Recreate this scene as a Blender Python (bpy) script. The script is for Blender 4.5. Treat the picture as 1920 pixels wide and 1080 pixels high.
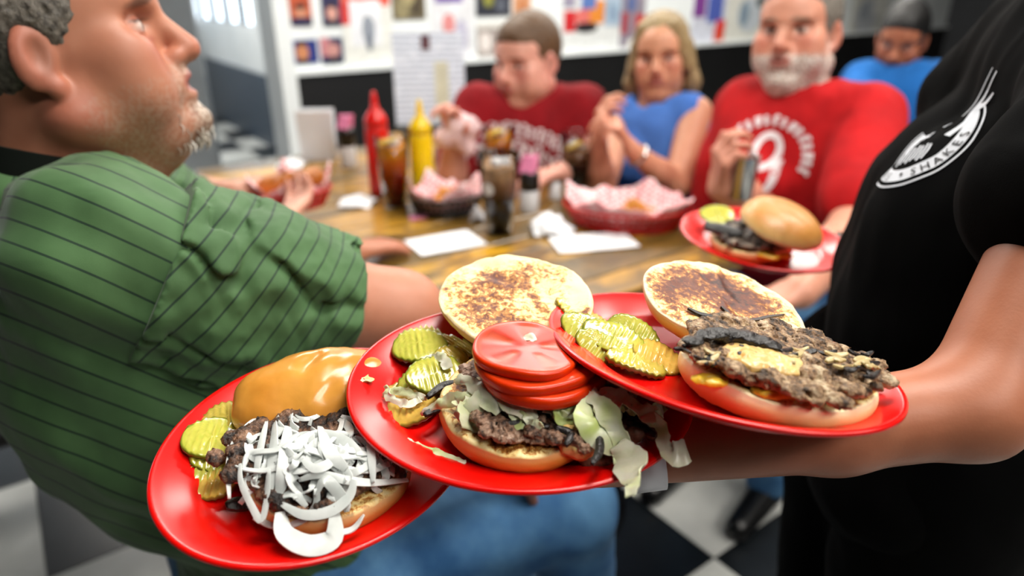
import bpy, math, random
import numpy as np
from mathutils import Matrix, Vector

for _o in list(bpy.data.objects):
    bpy.data.objects.remove(_o)
SC = bpy.context.scene
COL = SC.collection
PI = math.pi

# ------------------------------------------------------------------ camera
TH = math.radians(24.0)
CAMZ = 1.33
FPX = 1280.0
cam = bpy.data.cameras.new('camera')
cam.lens = 24.0
cam.sensor_width = 36.0
cam.clip_start = 0.02
cam.dof.use_dof = True
cam.dof.focus_distance = 0.49
cam.dof.aperture_fstop = 3.0
camo = bpy.data.objects.new('camera', cam)
camo.location = (0, 0, CAMZ)
camo.rotation_euler = (PI / 2 - TH, 0, 0)
COL.objects.link(camo)
SC.camera = camo

# ------------------------------------------------------------------ world, exposure, lights
wd = bpy.data.worlds.new('world')
SC.world = wd
wd.use_nodes = True
wd.node_tree.nodes['Background'].inputs[0].default_value = (0.86, 0.93, 1.0, 1)
wd.node_tree.nodes['Background'].inputs[1].default_value = 4.0
SC.view_settings.view_transform = 'Standard'
SC.view_settings.look = 'None'
SC.view_settings.gamma = 1.0
SC.view_settings.use_curve_mapping = False
SC.view_settings.exposure = 0.0

PHI = math.radians(36.0)
EX = np.array([math.cos(PHI), math.sin(PHI), 0.0])     # along the poster wall
EY = np.array([-math.sin(PHI), math.cos(PHI), 0.0])    # away from the camera, across the room
CEIL = 2.75


def rm(a, b, z=0.0):
    """room coordinates to world"""
    return EX * a + EY * b + np.array([0, 0, z])


# ceiling fixtures: lamp light only here, their housings are built with the room
FIXTURES = [(0.5, -1.3), (2.1, -1.3), (0.8, 0.3), (2.6, 0.6), (1.0, 2.6), (2.6, 2.7), (4.2, 2.4), (0.6, 6.0)]  # front pair and entry panel are unseen, added to brighten food and entry
for i, (a, b) in enumerate(FIXTURES):
    li = bpy.data.lights.new('fixture_light', 'AREA')
    li.shape = 'RECTANGLE'
    li.size = 1.15
    li.size_y = 0.5
    li.energy = (27.0, 24.0, 34.0, 28.0, 40.0, 42.0, 40.0, 60.0)[i]
    li.color = (1.0, 0.95, 0.87)
    lo = bpy.data.objects.new('fixture_light', li)
    lo.location = rm(a, b, CEIL - 0.075)
    lo.rotation_euler = (0, 0, PHI)
    COL.objects.link(lo)

# ------------------------------------------------------------------ geometry helpers
F_ = np.array([0, math.cos(TH), -math.sin(TH)])
U_ = np.array([0, math.sin(TH), math.cos(TH)])
C_ = np.array([0, 0, CAMZ])


def ray(x, y):
    return F_ + np.array([(x - 960) / FPX, 0, 0]) + (540 - y) / FPX * U_


def W(x, y, d):
    """point seen at photo pixel x, y standing d metres deep"""
    return C_ + d * ray(x, y)


def Z(x, y, z):
    d = ray(x, y)
    return C_ + d * ((z - CAMZ) / d[2])


def V3(*a):
    return np.array(a, float)


def nrm(v):
    v = np.asarray(v, float)
    return v / (np.linalg.norm(v) + 1e-12)


def lin(h):
    h = h.lstrip('#')
    out = []
    for i in (0, 2, 4):
        c = int(h[i:i + 2], 16) / 255
        out.append(c / 12.92 if c <= 0.04045 else ((c + 0.055) / 1.055) ** 2.4)
    return tuple(out)


def lin4(h):
    return lin(h) + (1.0,)


def mesh_obj(name, V, F, mat, parent=None, smooth=True, attrs=None, uv=None):
    me = bpy.data.meshes.new(name)
    V = np.asarray(V, np.float32)
    if isinstance(F, np.ndarray) and F.ndim == 2:
        n, k = F.shape
        me.vertices.add(len(V))
        me.vertices.foreach_set('co', V.ravel())
        me.loops.add(n * k)
        me.loops.foreach_set('vertex_index', F.astype(np.int32).ravel())
        me.polygons.add(n)
        me.polygons.foreach_set('loop_start', np.arange(0, n * k, k, dtype=np.int32))
        me.update(calc_edges=True)
    else:
        me.from_pydata([tuple(map(float, v)) for v in V], [], [tuple(int(i) for i in f) for f in F])
        me.update()
    if smooth:
        me.polygons.foreach_set('use_smooth', np.ones(len(me.polygons), bool))
    for an, av in (attrs or {}).items():
        av = np.asarray(av, np.float32)
        if av.ndim == 1:
            at = me.attributes.new(an, 'FLOAT', 'POINT')
            at.data.foreach_set('value', av)
        else:
            at = me.attributes.new(an, 'FLOAT_COLOR', 'POINT')
            a4 = np.ones((len(av), 4), np.float32)
            a4[:, :3] = av
            at.data.foreach_set('color', a4.ravel())
    if mat is not None:
        me.materials.append(mat)
    o = bpy.data.objects.new(name, me)
    COL.objects.link(o)
    if parent is not None:
        o.parent = parent
    return o


def tag(o, label=None, cat=None, group=None, kind=None):
    if label:
        o['label'] = label
    if cat:
        o['category'] = cat
    if group:
        o['group'] = group
    if kind:
        o['kind'] = kind
    return o


def thing(name, label, cat, loc=(0, 0, 0), rot=None, group=None):
    e = bpy.data.objects.new(name, None)
    e.empty_display_size = 0.05
    COL.objects.link(e)
    M = Matrix.Translation(Vector([float(v) for v in loc]))
    if rot is not None:
        M = M @ Matrix([[float(x) for x in r] for r in rot]).to_4x4()
    e.matrix_world = M
    return tag(e, label, cat, group)


def setm(o, loc, rot=None):
    M = Matrix.Translation(Vector([float(v) for v in loc]))
    if rot is not None:
        M = M @ Matrix([[float(x) for x in r] for r in rot]).to_4x4()
    o.matrix_world = M
    return o


def copy_tree(o, parent=None):
    c = o.copy()
    COL.objects.link(c)
    if parent is not None:
        c.parent = parent
        c.matrix_parent_inverse = o.matrix_parent_inverse.copy()
    for ch in list(o.children):
        copy_tree(ch, c)
    return c


def rotz(a):
    c, s = math.cos(a), math.sin(a)
    return np.array([[c, -s, 0], [s, c, 0], [0, 0, 1.0]])


def rotx(a):
    c, s = math.cos(a), math.sin(a)
    return np.array([[1.0, 0, 0], [0, c, -s], [0, s, c]])


def roty(a):
    c, s = math.cos(a), math.sin(a)
    return np.array([[c, 0, s], [0, 1.0, 0], [-s, 0, c]])


RROOM = rotz(PHI)


def frame_z(n, xdir=(1, 0, 0)):
    """rotation matrix whose z axis is n and whose x axis is near xdir"""
    z = nrm(n)
    x = np.asarray(xdir, float)
    x = nrm(x - z * (x @ z))
    y = np.cross(z, x)
    return np.stack([x, y, z], 1)


def box(cx, cy, cz, hx, hy, hz, bev=0.0):
    """box centred at c with half sizes; chamfered when bev > 0"""
    if bev <= 0:
        V = [(cx + sx * hx, cy + sy * hy, cz + sz * hz) for sx in (-1, 1) for sy in (-1, 1) for sz in (-1, 1)]
        F = [(0, 1, 3, 2), (4, 6, 7, 5), (0, 4, 5, 1), (2, 3, 7, 6), (0, 2, 6, 4), (1, 5, 7, 3)]
        return np.array(V), F
    ring = []
    prof = [(hx - bev, hy - bev, -hz), (hx, hy, -hz + bev), (hx, hy, hz - bev), (hx - bev, hy - bev, hz)]
    V = []
    for (x, y, z) in prof:
        b = bev if x == hx else 0.0
        pts = [(x - b, y), (x, y - b), (x, -y + b), (x - b, -y), (-x + b, -y), (-x, -y + b), (-x, y - b), (-x + b, y)]
        if b == 0.0:
            b2 = 0.0
        V += [(cx + px, cy + py, cz + z) for px, py in pts]
    F = []
    for r in range(3):
        for i in range(8):
            j = (i + 1) % 8
            F.append((r * 8 + i, (r + 1) * 8 + i, (r + 1) * 8 + j, r * 8 + j))
    F.append(tuple(range(8)))
    F.append(tuple(24 + i for i in reversed(range(8))))
    return np.array(V), F


def join(parts):
    V, F, n = [], [], 0
    for v, f in parts:
        V.append(np.asarray(v, float))
        F += [tuple(int(i) + n for i in q) for q in f]
        n += len(v)
    return np.concatenate(V), F


def lathe(prof, n=48, sx=1.0, sy=1.0, wob=None):
    """surface of revolution; profile points (r, z), closed at r = 0 ends"""
    V, F = [], []
    idx = []
    for (r, z) in prof:
        if r <= 1e-6:
            idx.append([len(V)])
            V.append((0, 0, z))
        else:
            idx.append(list(range(len(V), len(V) + n)))
            for i in range(n):
                a = 2 * PI * i / n
                k = 1.0 if wob is None else wob(a, z)
                V.append((r * k * sx * math.cos(a), r * k * sy * math.sin(a), z))
    for p, q in zip(idx, idx[1:]):
        for i in range(n):
            j = (i + 1) % n
            if len(p) == 1 and len(q) == 1:
                continue
            if len(p) == 1:
                F.append((p[0], q[i], q[j])[::-1])
            elif len(q) == 1:
                F.append((p[i], p[j], q[0]))
            else:
                F.append((p[i], p[j], q[j], q[i]))
    return np.array(V), F


def tube(pts, rad, n=8, close=True):
    """tube along a path; rad is a number or one per point"""
    pts = np.asarray(pts, float)
    m = len(pts)
    rad = np.full(m, rad) if np.isscalar(rad) else np.asarray(rad, float)
    V, F = [], []
    up = np.array([0, 0, 1.0])
    T = np.gradient(pts, axis=0)
    b0 = None
    for i in range(m):
        t = nrm(T[i])
        if b0 is None:
            u = up if abs(t @ up) < 0.9 else np.array([1.0, 0, 0])
            b0 = nrm(np.cross(t, u))
        b0 = nrm(b0 - t * (b0 @ t))
        c0 = np.cross(t, b0)
        for k in range(n):
            a = 2 * PI * k / n
            V.append(pts[i] + rad[i] * (math.cos(a) * b0 + math.sin(a) * c0))
    for i in range(m - 1):
        for k in range(n):
            l = (k + 1) % n
            F.append((i * n + k, i * n + l, (i + 1) * n + l, (i + 1) * n + k))
    if close:
        F.append(tuple(reversed(range(n))))
        F.append(tuple((m - 1) * n + k for k in range(n)))
    return np.array(V), F


def spline(pts, m):
    """Catmull-Rom through pts, m samples"""
    P = np.asarray(pts, float)
    P = np.vstack([2 * P[0] - P[1], P, 2 * P[-1] - P[-2]])
    n = len(P) - 3
    out = []
    for t in np.linspace(0, n - 1e-6, m):
        i = int(t)
        u = t - i
        a, b, c, d = P[i:i + 4]
        out.append(0.5 * (2 * b + (c - a) * u + (2 * a - 5 * b + 4 * c - d) * u * u + (3 * b - a - 3 * c + d) * u ** 3))
    return np.array(out)


def ribbon(path, width, thick, norm, cup=0.0):
    """flat strip with thickness along a path; norm = normals along it; cup bends the section"""
    P = np.asarray(path, float)
    m = len(P)
    width = np.full(m, width) if np.isscalar(width) else np.asarray(width)
    N = np.asarray(norm, float)
    if N.ndim == 1:
        N = np.tile(N, (m, 1))
    T = np.gradient(P, axis=0)
    V, F = [], []
    us = (-1, -0.5, 0, 0.5, 1)
    for i in range(m):
        t = nrm(T[i])
        nn = nrm(N[i] - t * (N[i] @ t))
        s = np.cross(nn, t)
        top, bot = [], []
        for u in us:
            c = P[i] + s * u * width[i] / 2 - nn * cup * u * u * width[i]
            top.append(c + nn * thick / 2)
            bot.append(c - nn * thick / 2)
        V += top + bot[::-1] + [top[-1], bot[-1], bot[0], top[0]]       # side walls own their vertices: crisp edges
    k = 14
    for i in range(m - 1):
        for a in (0, 1, 2, 3, 5, 6, 7, 8, 10, 12):
            b = a + 1
            F.append((i * k + a, (i + 1) * k + a, (i + 1) * k + b, i * k + b))
    F.append(tuple(range(10)))
    F.append(tuple((m - 1) * k + a for a in reversed(range(10))))
    return np.array(V), F


_NZ = {}


def nz(P, freq, seed=0, octs=3):
    """cheap smooth noise: warped sums of sines, about -1..1"""
    P = np.asarray(P, float)
    key = (seed, octs)
    if key not in _NZ:
        r = np.random.default_rng(seed + 17)
        _NZ[key] = [(r.normal(size=(5, 3)), r.uniform(0, 6.28, 5), r.normal(size=(3, 3)), r.uniform(0, 6.28, 3)) for _ in range(octs)]
    out = np.zeros(len(P))
    amp, tot = 1.0, 0.0
    f = freq
    for (D, ph, Dw, pw) in _NZ[key]:
        Q = P * f
        Q = Q + 0.7 * np.sin(Q @ Dw.T + pw)
        out += amp * np.sin(Q @ D.T + ph).sum(1) / 2.6
        tot += amp
        amp *= 0.5
        f *= 2.1
    return out / tot


# ------------------------------------------------------------------ signed distance bodies -> one smooth continuous mesh
def CAP(a, b, ra, rb=None, k=0.02, op=0):
    a = np.asarray(a, float)
    b = np.asarray(b, float)
    rb = ra if rb is None else rb
    r = max(ra, rb)
    return (op, 'c', (a, b, ra, rb), k, np.minimum(a, b) - r - k, np.maximum(a, b) + r + k)


def ELL(c, r, R=None, k=0.02, op=0):
    c = np.asarray(c, float)
    r = np.asarray(r, float) * np.ones(3)
    R = np.eye(3) if R is None else np.asarray(R, float)
    e = np.abs(R) @ r
    return (op, 'e', (c, r, R), k, c - e - k, c + e + k)


def BOXP(c, h, R=None, rnd=0.0, k=0.01, op=0):
    c = np.asarray(c, float)
    h = np.asarray(h, float)
    R = np.eye(3) if R is None else np.asarray(R, float)
    e = np.abs(R) @ h
    return (op, 'b', (c, h, R, rnd), k, c - e - k, c + e + k)


def sd_prim(kind, d, P):
    if kind == 'c':
        a, b, ra, rb = d
        ba = b - a
        t = np.clip(((P - a) @ ba) / max(ba @ ba, 1e-12), 0, 1)
        return np.linalg.norm(P - a - t[:, None] * ba, axis=1) - (ra + (rb - ra) * t)
    if kind == 'e':
        c, r, R = d
        q = (P - c) @ R
        k0 = np.linalg.norm(q / r, axis=1)
        k1 = np.linalg.norm(q / (r * r), axis=1)
        return np.where(k1 > 1e-9, k0 * (k0 - 1) / np.maximum(k1, 1e-9), -r.min())
    c, h, R, rnd = d
    q = np.abs((P - c) @ R) - (h - rnd)
    return np.linalg.norm(np.maximum(q, 0), axis=1) + np.minimum(q.max(1), 0) - rnd


def sd_eval(prims, P, margin):
    D = np.full(len(P), 1e3)
    X0, X1, X2 = (np.ascontiguousarray(P[:, i]) for i in range(3))      # grid points come sorted by x
    for (op, kind, d, k, lo, hi) in prims:
        i0, i1 = np.searchsorted(X0, (lo[0] - margin, hi[0] + margin))
        if i1 <= i0:
            continue
        S1, S2 = X1[i0:i1], X2[i0:i1]
        ix = np.nonzero((S1 >= lo[1] - margin) & (S1 <= hi[1] + margin) & (S2 >= lo[2] - margin) & (S2 <= hi[2] + margin))[0] + i0
        if len(ix) == 0:
            continue
        v = sd_prim(kind, d, P[ix])
        o = D[ix]
        if op == 0:
            h = np.maximum(k - np.abs(o - v), 0) / k
            D[ix] = np.minimum(o, v) - h * h * k * 0.25
        elif op == 1:                       # subtract
            v = -v
            h = np.maximum(k - np.abs(o - v), 0) / k
            D[ix] = np.maximum(o, v) + h * h * k * 0.25
    return D


def surf(prims, vox, disp=None, cut=None):
    """mesh the smooth union of prims with surface nets.  disp(P)->offset, cut(P)->extra intersected distance"""
    us = [p for p in prims if p[0] == 0]
    lo = np.min([p[4] for p in us], 0) - 3 * vox
    hi = np.max([p[5] for p in us], 0) + 3 * vox
    n = np.ceil((hi - lo) / vox / 4).astype(int) + 1
    cv = vox * 4
    gi = np.stack(np.meshgrid(*[np.arange(k) for k in n], indexing='ij'), -1).reshape(-1, 3)

    def ev(P, margin):
        D = sd_eval(prims, P, margin)
        if disp is not None:
            near = np.abs(D) < max(0.018, 3 * vox)
            D[near] += disp(P[near])
        if cut is not None:
            D = np.maximum(D, cut(P))
        return D
    Dc = ev(lo + (gi + 0.375) * cv, cv * 2.0).reshape(n)
    act = np.abs(Dc) < cv * 1.75
    D = np.repeat(np.repeat(np.repeat(Dc, 4, 0), 4, 1), 4, 2)
    A = np.repeat(np.repeat(np.repeat(act, 4, 0), 4, 1), 4, 2)
    ix = np.argwhere(A)
    D[A] = ev(lo + ix * vox, vox * 4)
    S = D < 0
    # cells of mixed sign
    c = np.zeros(tuple(s - 1 for s in S.shape), np.int8)
    for dx in (0, 1):
        for dy in (0, 1):
            for dz in (0, 1):
                c += S[dx:dx + c.shape[0], dy:dy + c.shape[1], dz:dz + c.shape[2]]
    cells = np.argwhere((c > 0) & (c < 8))
    cid = np.full(c.shape, -1, np.int32)
    cid[cells[:, 0], cells[:, 1], cells[:, 2]] = np.arange(len(cells))
    cor = [(dx, dy, dz) for dx in (0, 1) for dy in (0, 1) for dz in (0, 1)]
    vals = np.stack([D[cells[:, 0] + a, cells[:, 1] + b, cells[:, 2] + e] for a, b, e in cor], 1)
    acc = np.zeros((len(cells), 3))
    cnt = np.zeros(len(cells))
    for i in range(8):
        for j in range(i + 1, 8):
            ca, cb = np.array(cor[i]), np.array(cor[j])
            if np.abs(ca - cb).sum() != 1:
                continue
            m = (vals[:, i] < 0) != (vals[:, j] < 0)
            t = vals[m, i] / (vals[m, i] - vals[m, j])
            acc[m] += ca + (cb - ca) * t[:, None]
            cnt[m] += 1
    V = lo + (cells + acc / cnt[:, None]) * vox
    Q = []
    for ax in range(3):
        sl0 = [slice(None)] * 3
        sl1 = [slice(None)] * 3
        sl0[ax] = slice(0, -1)
        sl1[ax] = slice(1, None)
        s0, s1 = S[tuple(sl0)], S[tuple(sl1)]
        e = np.argwhere(s0 != s1)
        u, v = (ax + 1) % 3, (ax + 2) % 3
        ok = (e[:, u] > 0) & (e[:, v] > 0) & (e[:, u] < c.shape[u]) & (e[:, v] < c.shape[v])
        e = e[ok]

        def cell(du, dv):
            q = e.copy()
            q[:, u] += du
            q[:, v] += dv
            return cid[q[:, 0], q[:, 1], q[:, 2]]
        quad = np.stack([cell(-1, -1), cell(0, -1), cell(0, 0), cell(-1, 0)], 1)
        fl = ~s0[e[:, 0], e[:, 1], e[:, 2]]
        quad[fl] = quad[fl][:, ::-1]
        Q.append(quad)
    Q = np.concatenate(Q)
    Q = Q[(Q >= 0).all(1)]
    return V, Q


def smooth_v(V, Q, it=2, lam=0.5):
    for _ in range(it):
        acc = np.zeros_like(V)
        cnt = np.zeros(len(V))
        for a, b in ((0, 1), (1, 2), (2, 3), (3, 0)):
            np.add.at(acc, Q[:, a], V[Q[:, b]])
            np.add.at(cnt, Q[:, a], 1)
            np.add.at(acc, Q[:, b], V[Q[:, a]])
            np.add.at(cnt, Q[:, b], 1)
        V = V + lam * (acc / np.maximum(cnt, 1)[:, None] - V)
    return V


# ------------------------------------------------------------------ materials
class NT:
    def __init__(self, name):
        self.m = bpy.data.materials.new(name)
        self.m.use_nodes = True
        self.t = self.m.node_tree
        self.b = self.t.nodes['Principled BSDF']
        self.tc = None

    def n(self, kind, **kw):
        x = self.t.nodes.new(kind)
        for k, v in kw.items():
            setattr(x, k, v)
        return x

    def l(self, a, b):
        self.t.links.new(a, b)

    def obj(self):
        if self.tc is None:
            self.tc = self.n('ShaderNodeTexCoord')
        return self.tc.outputs['Object']

    def noise(self, scale, detail=4, rough=0.55, vec=None, dist=0.0):
        x = self.n('ShaderNodeTexNoise')
        x.inputs['Scale'].default_value = scale
        x.inputs['Detail'].default_value = detail
        x.inputs['Roughness'].default_value = rough
        x.inputs['Distortion'].default_value = dist
        self.l(vec if vec is not None else self.obj(), x.inputs['Vector'])
        return x.outputs['Fac']

    def ramp(self, fac, stops, interp='LINEAR'):
        r = self.n('ShaderNodeValToRGB')
        r.color_ramp.interpolation = interp
        el = r.color_ramp.elements
        while len(el) < len(stops):
            el.new(0.5)
        for e, (p, c) in zip(el, stops):
            e.position = p
            e.color = c if len(c) == 4 else tuple(c) + (1,)
        self.l(fac, r.inputs[0])
        return r.outputs[0]

    def mix(self, fac, a, b, mode='MIX'):
        x = self.n('ShaderNodeMix', data_type='RGBA', blend_type=mode)
        if hasattr(fac, 'links'):
            self.l(fac, x.inputs[0])
        else:
            x.inputs[0].default_value = fac
        for s, v in ((6, a), (7, b)):
            if hasattr(v, 'links'):
                self.l(v, x.inputs[s])
            else:
                x.inputs[s].default_value = v if len(v) == 4 else tuple(v) + (1,)
        return x.outputs[2]

    def math(self, op, a, b=0.0, c=None):
        x = self.n('ShaderNodeMath', operation=op)
        for i, v in enumerate((a, b, c)):
            if v is None:
                continue
            if hasattr(v, 'links'):
                self.l(v, x.inputs[i])
            else:
                x.inputs[i].default_value = v
        return x.outputs[0]

    def attr(self, name):
        x = self.n('ShaderNodeAttribute')
        x.attribute_name = name
        return x

    def base(self, c):
        if hasattr(c, 'links'):
            self.l(c, self.b.inputs['Base Color'])
        else:
            self.b.inputs['Base Color'].default_value = c if len(c) == 4 else tuple(c) + (1,)

    def set(self, **kw):
        names = dict(rough='Roughness', metal='Metallic', spec='Specular IOR Level', trans='Transmission Weight', ior='IOR', coat='Coat Weight',
                     coatr='Coat Roughness', sss='Subsurface Weight', sssr='Subsurface Scale', sheen='Sheen Weight', emis='Emission Strength', alpha='Alpha')
        for k, v in kw.items():
            i = self.b.inputs[names[k]]
            if hasattr(v, 'links'):
                self.l(v, i)
            else:
                i.default_value = v
        return self

    def bump(self, h, strength=0.3, dist=0.002):
        x = self.n('ShaderNodeBump')
        x.inputs['Strength'].default_value = strength
        x.inputs['Distance'].default_value = dist
        self.l(h, x.inputs['Height'])
        self.l(x.outputs[0], self.b.inputs['Normal'])


def mat(name, c, rough=0.5, c2=None, ns=20.0, bump=0.0, bs=None, **kw):
    """plain procedural material: colour varied by noise, fine relief"""
    m = NT(name)
    c = lin4(c) if isinstance(c, str) else c
    if c2 is None:
        c2 = tuple(min(1, v * 0.8) for v in c[:3])
    else:
        c2 = lin4(c2) if isinstance(c2, str) else c2
    f = m.noise(ns)
    m.base(m.mix(m.ramp(f, [(0.3, (0, 0, 0)), (0.7, (1, 1, 1))]), c, c2))
    m.set(rough=rough, **kw)
    if bump:
        m.bump(m.noise(bs or ns * 6), bump)
    return m.m


def tint_mat(name, rough=0.5, ns=60.0, var=0.25, bump=0.15, bs=400.0, dist=0.001, **kw):
    """colour from the mesh's own pigment attribute, mottled by noise"""
    m = NT(name)
    a = m.attr('tint').outputs['Color']
    d = m.ramp(m.noise(ns), [(0.25, (1 - var,) * 3), (0.75, (1, 1, 1))])
    m.base(m.mix(1.0, a, d, 'MULTIPLY'))
    m.set(rough=rough, **kw)
    if bump:
        m.bump(m.noise(bs), bump, dist)
    return m.m

# ================================================================== ROOM
m_white = mat('wall_paint', '#dfe3e4', 0.6, '#d2d8da', 3.0, 0.05, 200)
m_black = mat('black_wainscot', '#050506', 0.45, '#0a0a0c', 4.0, 0.05, 60)
m_ceil = mat('ceiling_paint', '#3c3d40', 0.9, '#343538', 40, 0.3, 300)
m_grout = mat('grout', '#4a4a48', 0.9)
m_tw = mat('white_tile', '#c9cac6', 0.28, '#b4b6b2', 9.0, 0.04, 30)
m_tb = mat('black_tile', '#0c0f12', 0.28, '#14191d', 9.0, 0.04, 30)
m_frame = mat('window_frame', '#c9cdd0', 0.4)
m_grey = mat('grey_metal', '#a4a9ad', 0.4, '#92979b', 5)
m_navy = mat('navy_panel', '#1d3145', 0.4, '#26384a', 2)
m_chrome = mat('chrome', '#c8c8c8', 0.18, metal=1.0)
m_blackmetal = mat('black_metal', '#08080a', 0.35)
m_glass = NT('pane_glass')
m_glass.base(lin4('#f4fbff'))
m_glass.set(rough=0.0, trans=1.0, ior=1.05, spec=0.3)
m_glass = m_glass.m
m_diff = NT('lamp_diffuser')
m_diff.base((0.9, 0.9, 0.88))
m_diff.b.inputs['Emission Color'].default_value = (1, 0.97, 0.9, 1)
m_diff.set(emis=6.0)
m_diff = m_diff.m

m_floor = NT('checker_floor')
ck = m_floor.n('ShaderNodeTexChecker')
ck.inputs['Scale'].default_value = 1.0 / 0.457
ck.inputs['Color1'].default_value = lin4('#c4c6c2')
ck.inputs['Color2'].default_value = lin4('#101418')
m_floor.l(m_floor.obj(), ck.inputs['Vector'])
m_floor.base(ck.outputs[0])
m_floor.set(rough=0.3)
m_floor = m_floor.m


def rbox(name, a0, a1, b0, b1, z0, z1, m, parent=None, bev=0.0, kind=None):
    """box in room coordinates as one object"""
    cx, cy, cz = (a0 + a1) / 2, (b0 + b1) / 2, (z0 + z1) / 2
    v, f = box(0, 0, 0, abs(a1 - a0) / 2, abs(b1 - b0) / 2, abs(z1 - z0) / 2, bev)
    o = mesh_obj(name, v, f, m, None, False)
    if parent is not None:
        o.parent = parent
        o.matrix_parent_inverse = parent.matrix_world.inverted()
    o.matrix_world = Matrix.Translation(Vector(rm(cx, cy, cz))) @ Matrix.Rotation(PHI, 4, 'Z')
    if kind:
        o['kind'] = kind
    return o


TA, TB_, TS = Z(1339, 1048, 0) @ EX, Z(1339, 1048, 0) @ EY, 0.457
fv, ff = box(0, 0, -0.05, 9, 9, 0.05)
floor = mesh_obj('floor', fv, ff, m_floor, None, False)
setm(floor, rm(TA, TB_, 0), RROOM)
floor['kind'] = 'structure'
# single tiles where the photo lets one tell them apart
tile_me = {}
for c, mm in ((0, m_tw), (1, m_tb)):
    tv, tf = box(0, 0, 0, TS / 2 - 0.0012, TS / 2 - 0.0012, 0.002, 0.0009)
    to = mesh_obj('floor_tile', tv, tf, mm, None, False)
    tile_me[c] = to.data
    bpy.data.objects.remove(to)
gv, gf = box(0, 0, 0, TS * 7, TS * 7, 0.0006)
gr = mesh_obj('grout_bed', gv, gf, m_grout, floor, False)
gr.location = (0, 0, 0.0006)
for i in range(-7, 7):
    for j in range(-7, 7):
        o = bpy.data.objects.new('floor_tile', tile_me[(i + j) % 2])
        COL.objects.link(o)
        o.parent = floor
        o.location = ((i + 0.5) * TS, (j + 0.5) * TS, 0.0025)

# poster wall: partition with black wainscot, white paint above
PW = Z(540, 142, 0.9)
PA, PB = PW @ EX, PW @ EY
w = rbox('wall_back', PA, PA + 7.2, PB, PB + 0.16, 0, CEIL, m_white, kind='structure')
ws = rbox('wainscot', PA + 0.03, PA + 7.2, PB - 0.025, PB, 0, 0.9, m_black, w)
rbox('cap_rail', PA + 0.03, PA + 7.2, PB - 0.04, PB, 0.9, 0.925, m_white, w)
tr = rbox('trim_1', PA - 0.05, PA + 0.03, PB - 0.045, PB + 0.2, 0, CEIL, m_white, kind='structure')
tr = rbox('trim_2', PA + 4.25, PA + 4.52, PB - 0.06, PB + 0.0, 0.926, CEIL, m_white, kind='structure')
# far entrance behind the partition
side = rbox('wall_right', 1.86, 2.0, PB + 0.3, 9.0, 0, 0.98, m_white, kind='structure')
rbox('header', 1.86, 2.0, PB + 0.3, 9.0, 2.3, CEIL, m_white, side)
rbox('pier', 1.86, 2.0, PB + 0.3, 6.28, 0.98, 2.3, m_white, side)
w3 = rbox('window_2', 1.90, 1.96, 6.28, 9.0, 0.98, 1.0, m_frame, kind='structure')
for i in range(6):
    b0 = 6.28 + i * 0.5
    rbox('mullion', 1.90, 1.96, b0, b0 + 0.07, 1.0, 2.3, m_grey, w3)
    rbox('pane', 1.928, 1.934, b0 + 0.07, min(b0 + 0.5, 9.0), 1.0, 2.3, m_glass, w3)
rbox('wainscot', 1.835, 1.86, PB + 0.3, 9.0, 0, 0.62, m_navy, side)
far = rbox('wall_far', -4.0, 1.83, 8.2, 8.35, 0, 0.95, m_white, kind='structure')
far2 = rbox('wall_far_top', -4.0, 1.83, 8.2, 8.35, 2.3, CEIL, m_white, kind='structure')
wf = rbox('window_1', -4.0, 1.83, 8.24, 8.31, 0.95, 1.0, m_frame, kind='structure')
for i in range(13):
    a = -4.0 + i * 0.4857
    rbox('mullion', a - 0.03, min(a + 0.03, 1.83), 8.24, 8.31, 1.0, 2.3, m_frame, wf)
    if i < 12:
        rbox('pane', a + 0.03, a + 0.4557, 8.272, 8.278, 1.0, 2.3, m_glass, wf)
# unseen walls and ceiling, toned dark to cut bounce; front wall closed to daylight
m_char_w = mat('charcoal_paint', '#3a3c40', 0.7)
wl = rbox('wall_left', -4.15, -4.0, -3.6, 8.2, 0, CEIL, m_char_w, kind='structure')
wr = rbox('wall_side', PA + 7.2, PA + 7.35, -3.6, PB + 0.16, 0, CEIL, m_char_w, kind='structure')
wb = rbox('wall_front', -4.0, PA + 7.2, -3.75, -3.6, 0, CEIL, m_char_w, kind='structure')
ce = rbox('ceiling', -4.0, PA + 7.2, -3.6, 8.2, CEIL, CEIL + 0.1, m_ceil, kind='structure')
for i, (a, b) in enumerate(FIXTURES):
    e = thing('ceiling_light', 'flat fluorescent ceiling light panel outside the picture, front and entry ones added as fill',
              'light', rm(a, b, CEIL - 0.03), RROOM, 'ceiling lights')
    v1, f1 = join([box(0, 0.27, 0, 0.61, 0.01, 0.03), box(0, -0.27, 0, 0.61, 0.01, 0.03), box(0.6, 0, 0, 0.01, 0.26, 0.03), box(-0.6, 0, 0, 0.01, 0.26, 0.03), box(0, 0, 0.024, 0.59, 0.26, 0.006)])
    mesh_obj('housing', v1, f1, m_white, e, False)
    v1, f1 = box(0, 0, -0.012, 0.588, 0.258, 0.003)
    mesh_obj('diffuser', v1, f1, m_diff, e, False)
# grey post and dark red chair seen past the man's chin
pst = rbox('trim_3', 0, 0.12, 0, 0.12, 0, CEIL, m_grey, kind='structure')
pst.matrix_world = Matrix.Translation(Vector(list(Z(372, 262, 0.0)[:2] * 0.72) + [CEIL / 2])) @ Matrix.Rotation(0.3, 4, 'Z') @ Matrix.Diagonal((1.9, 1.2, 1, 1))


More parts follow.
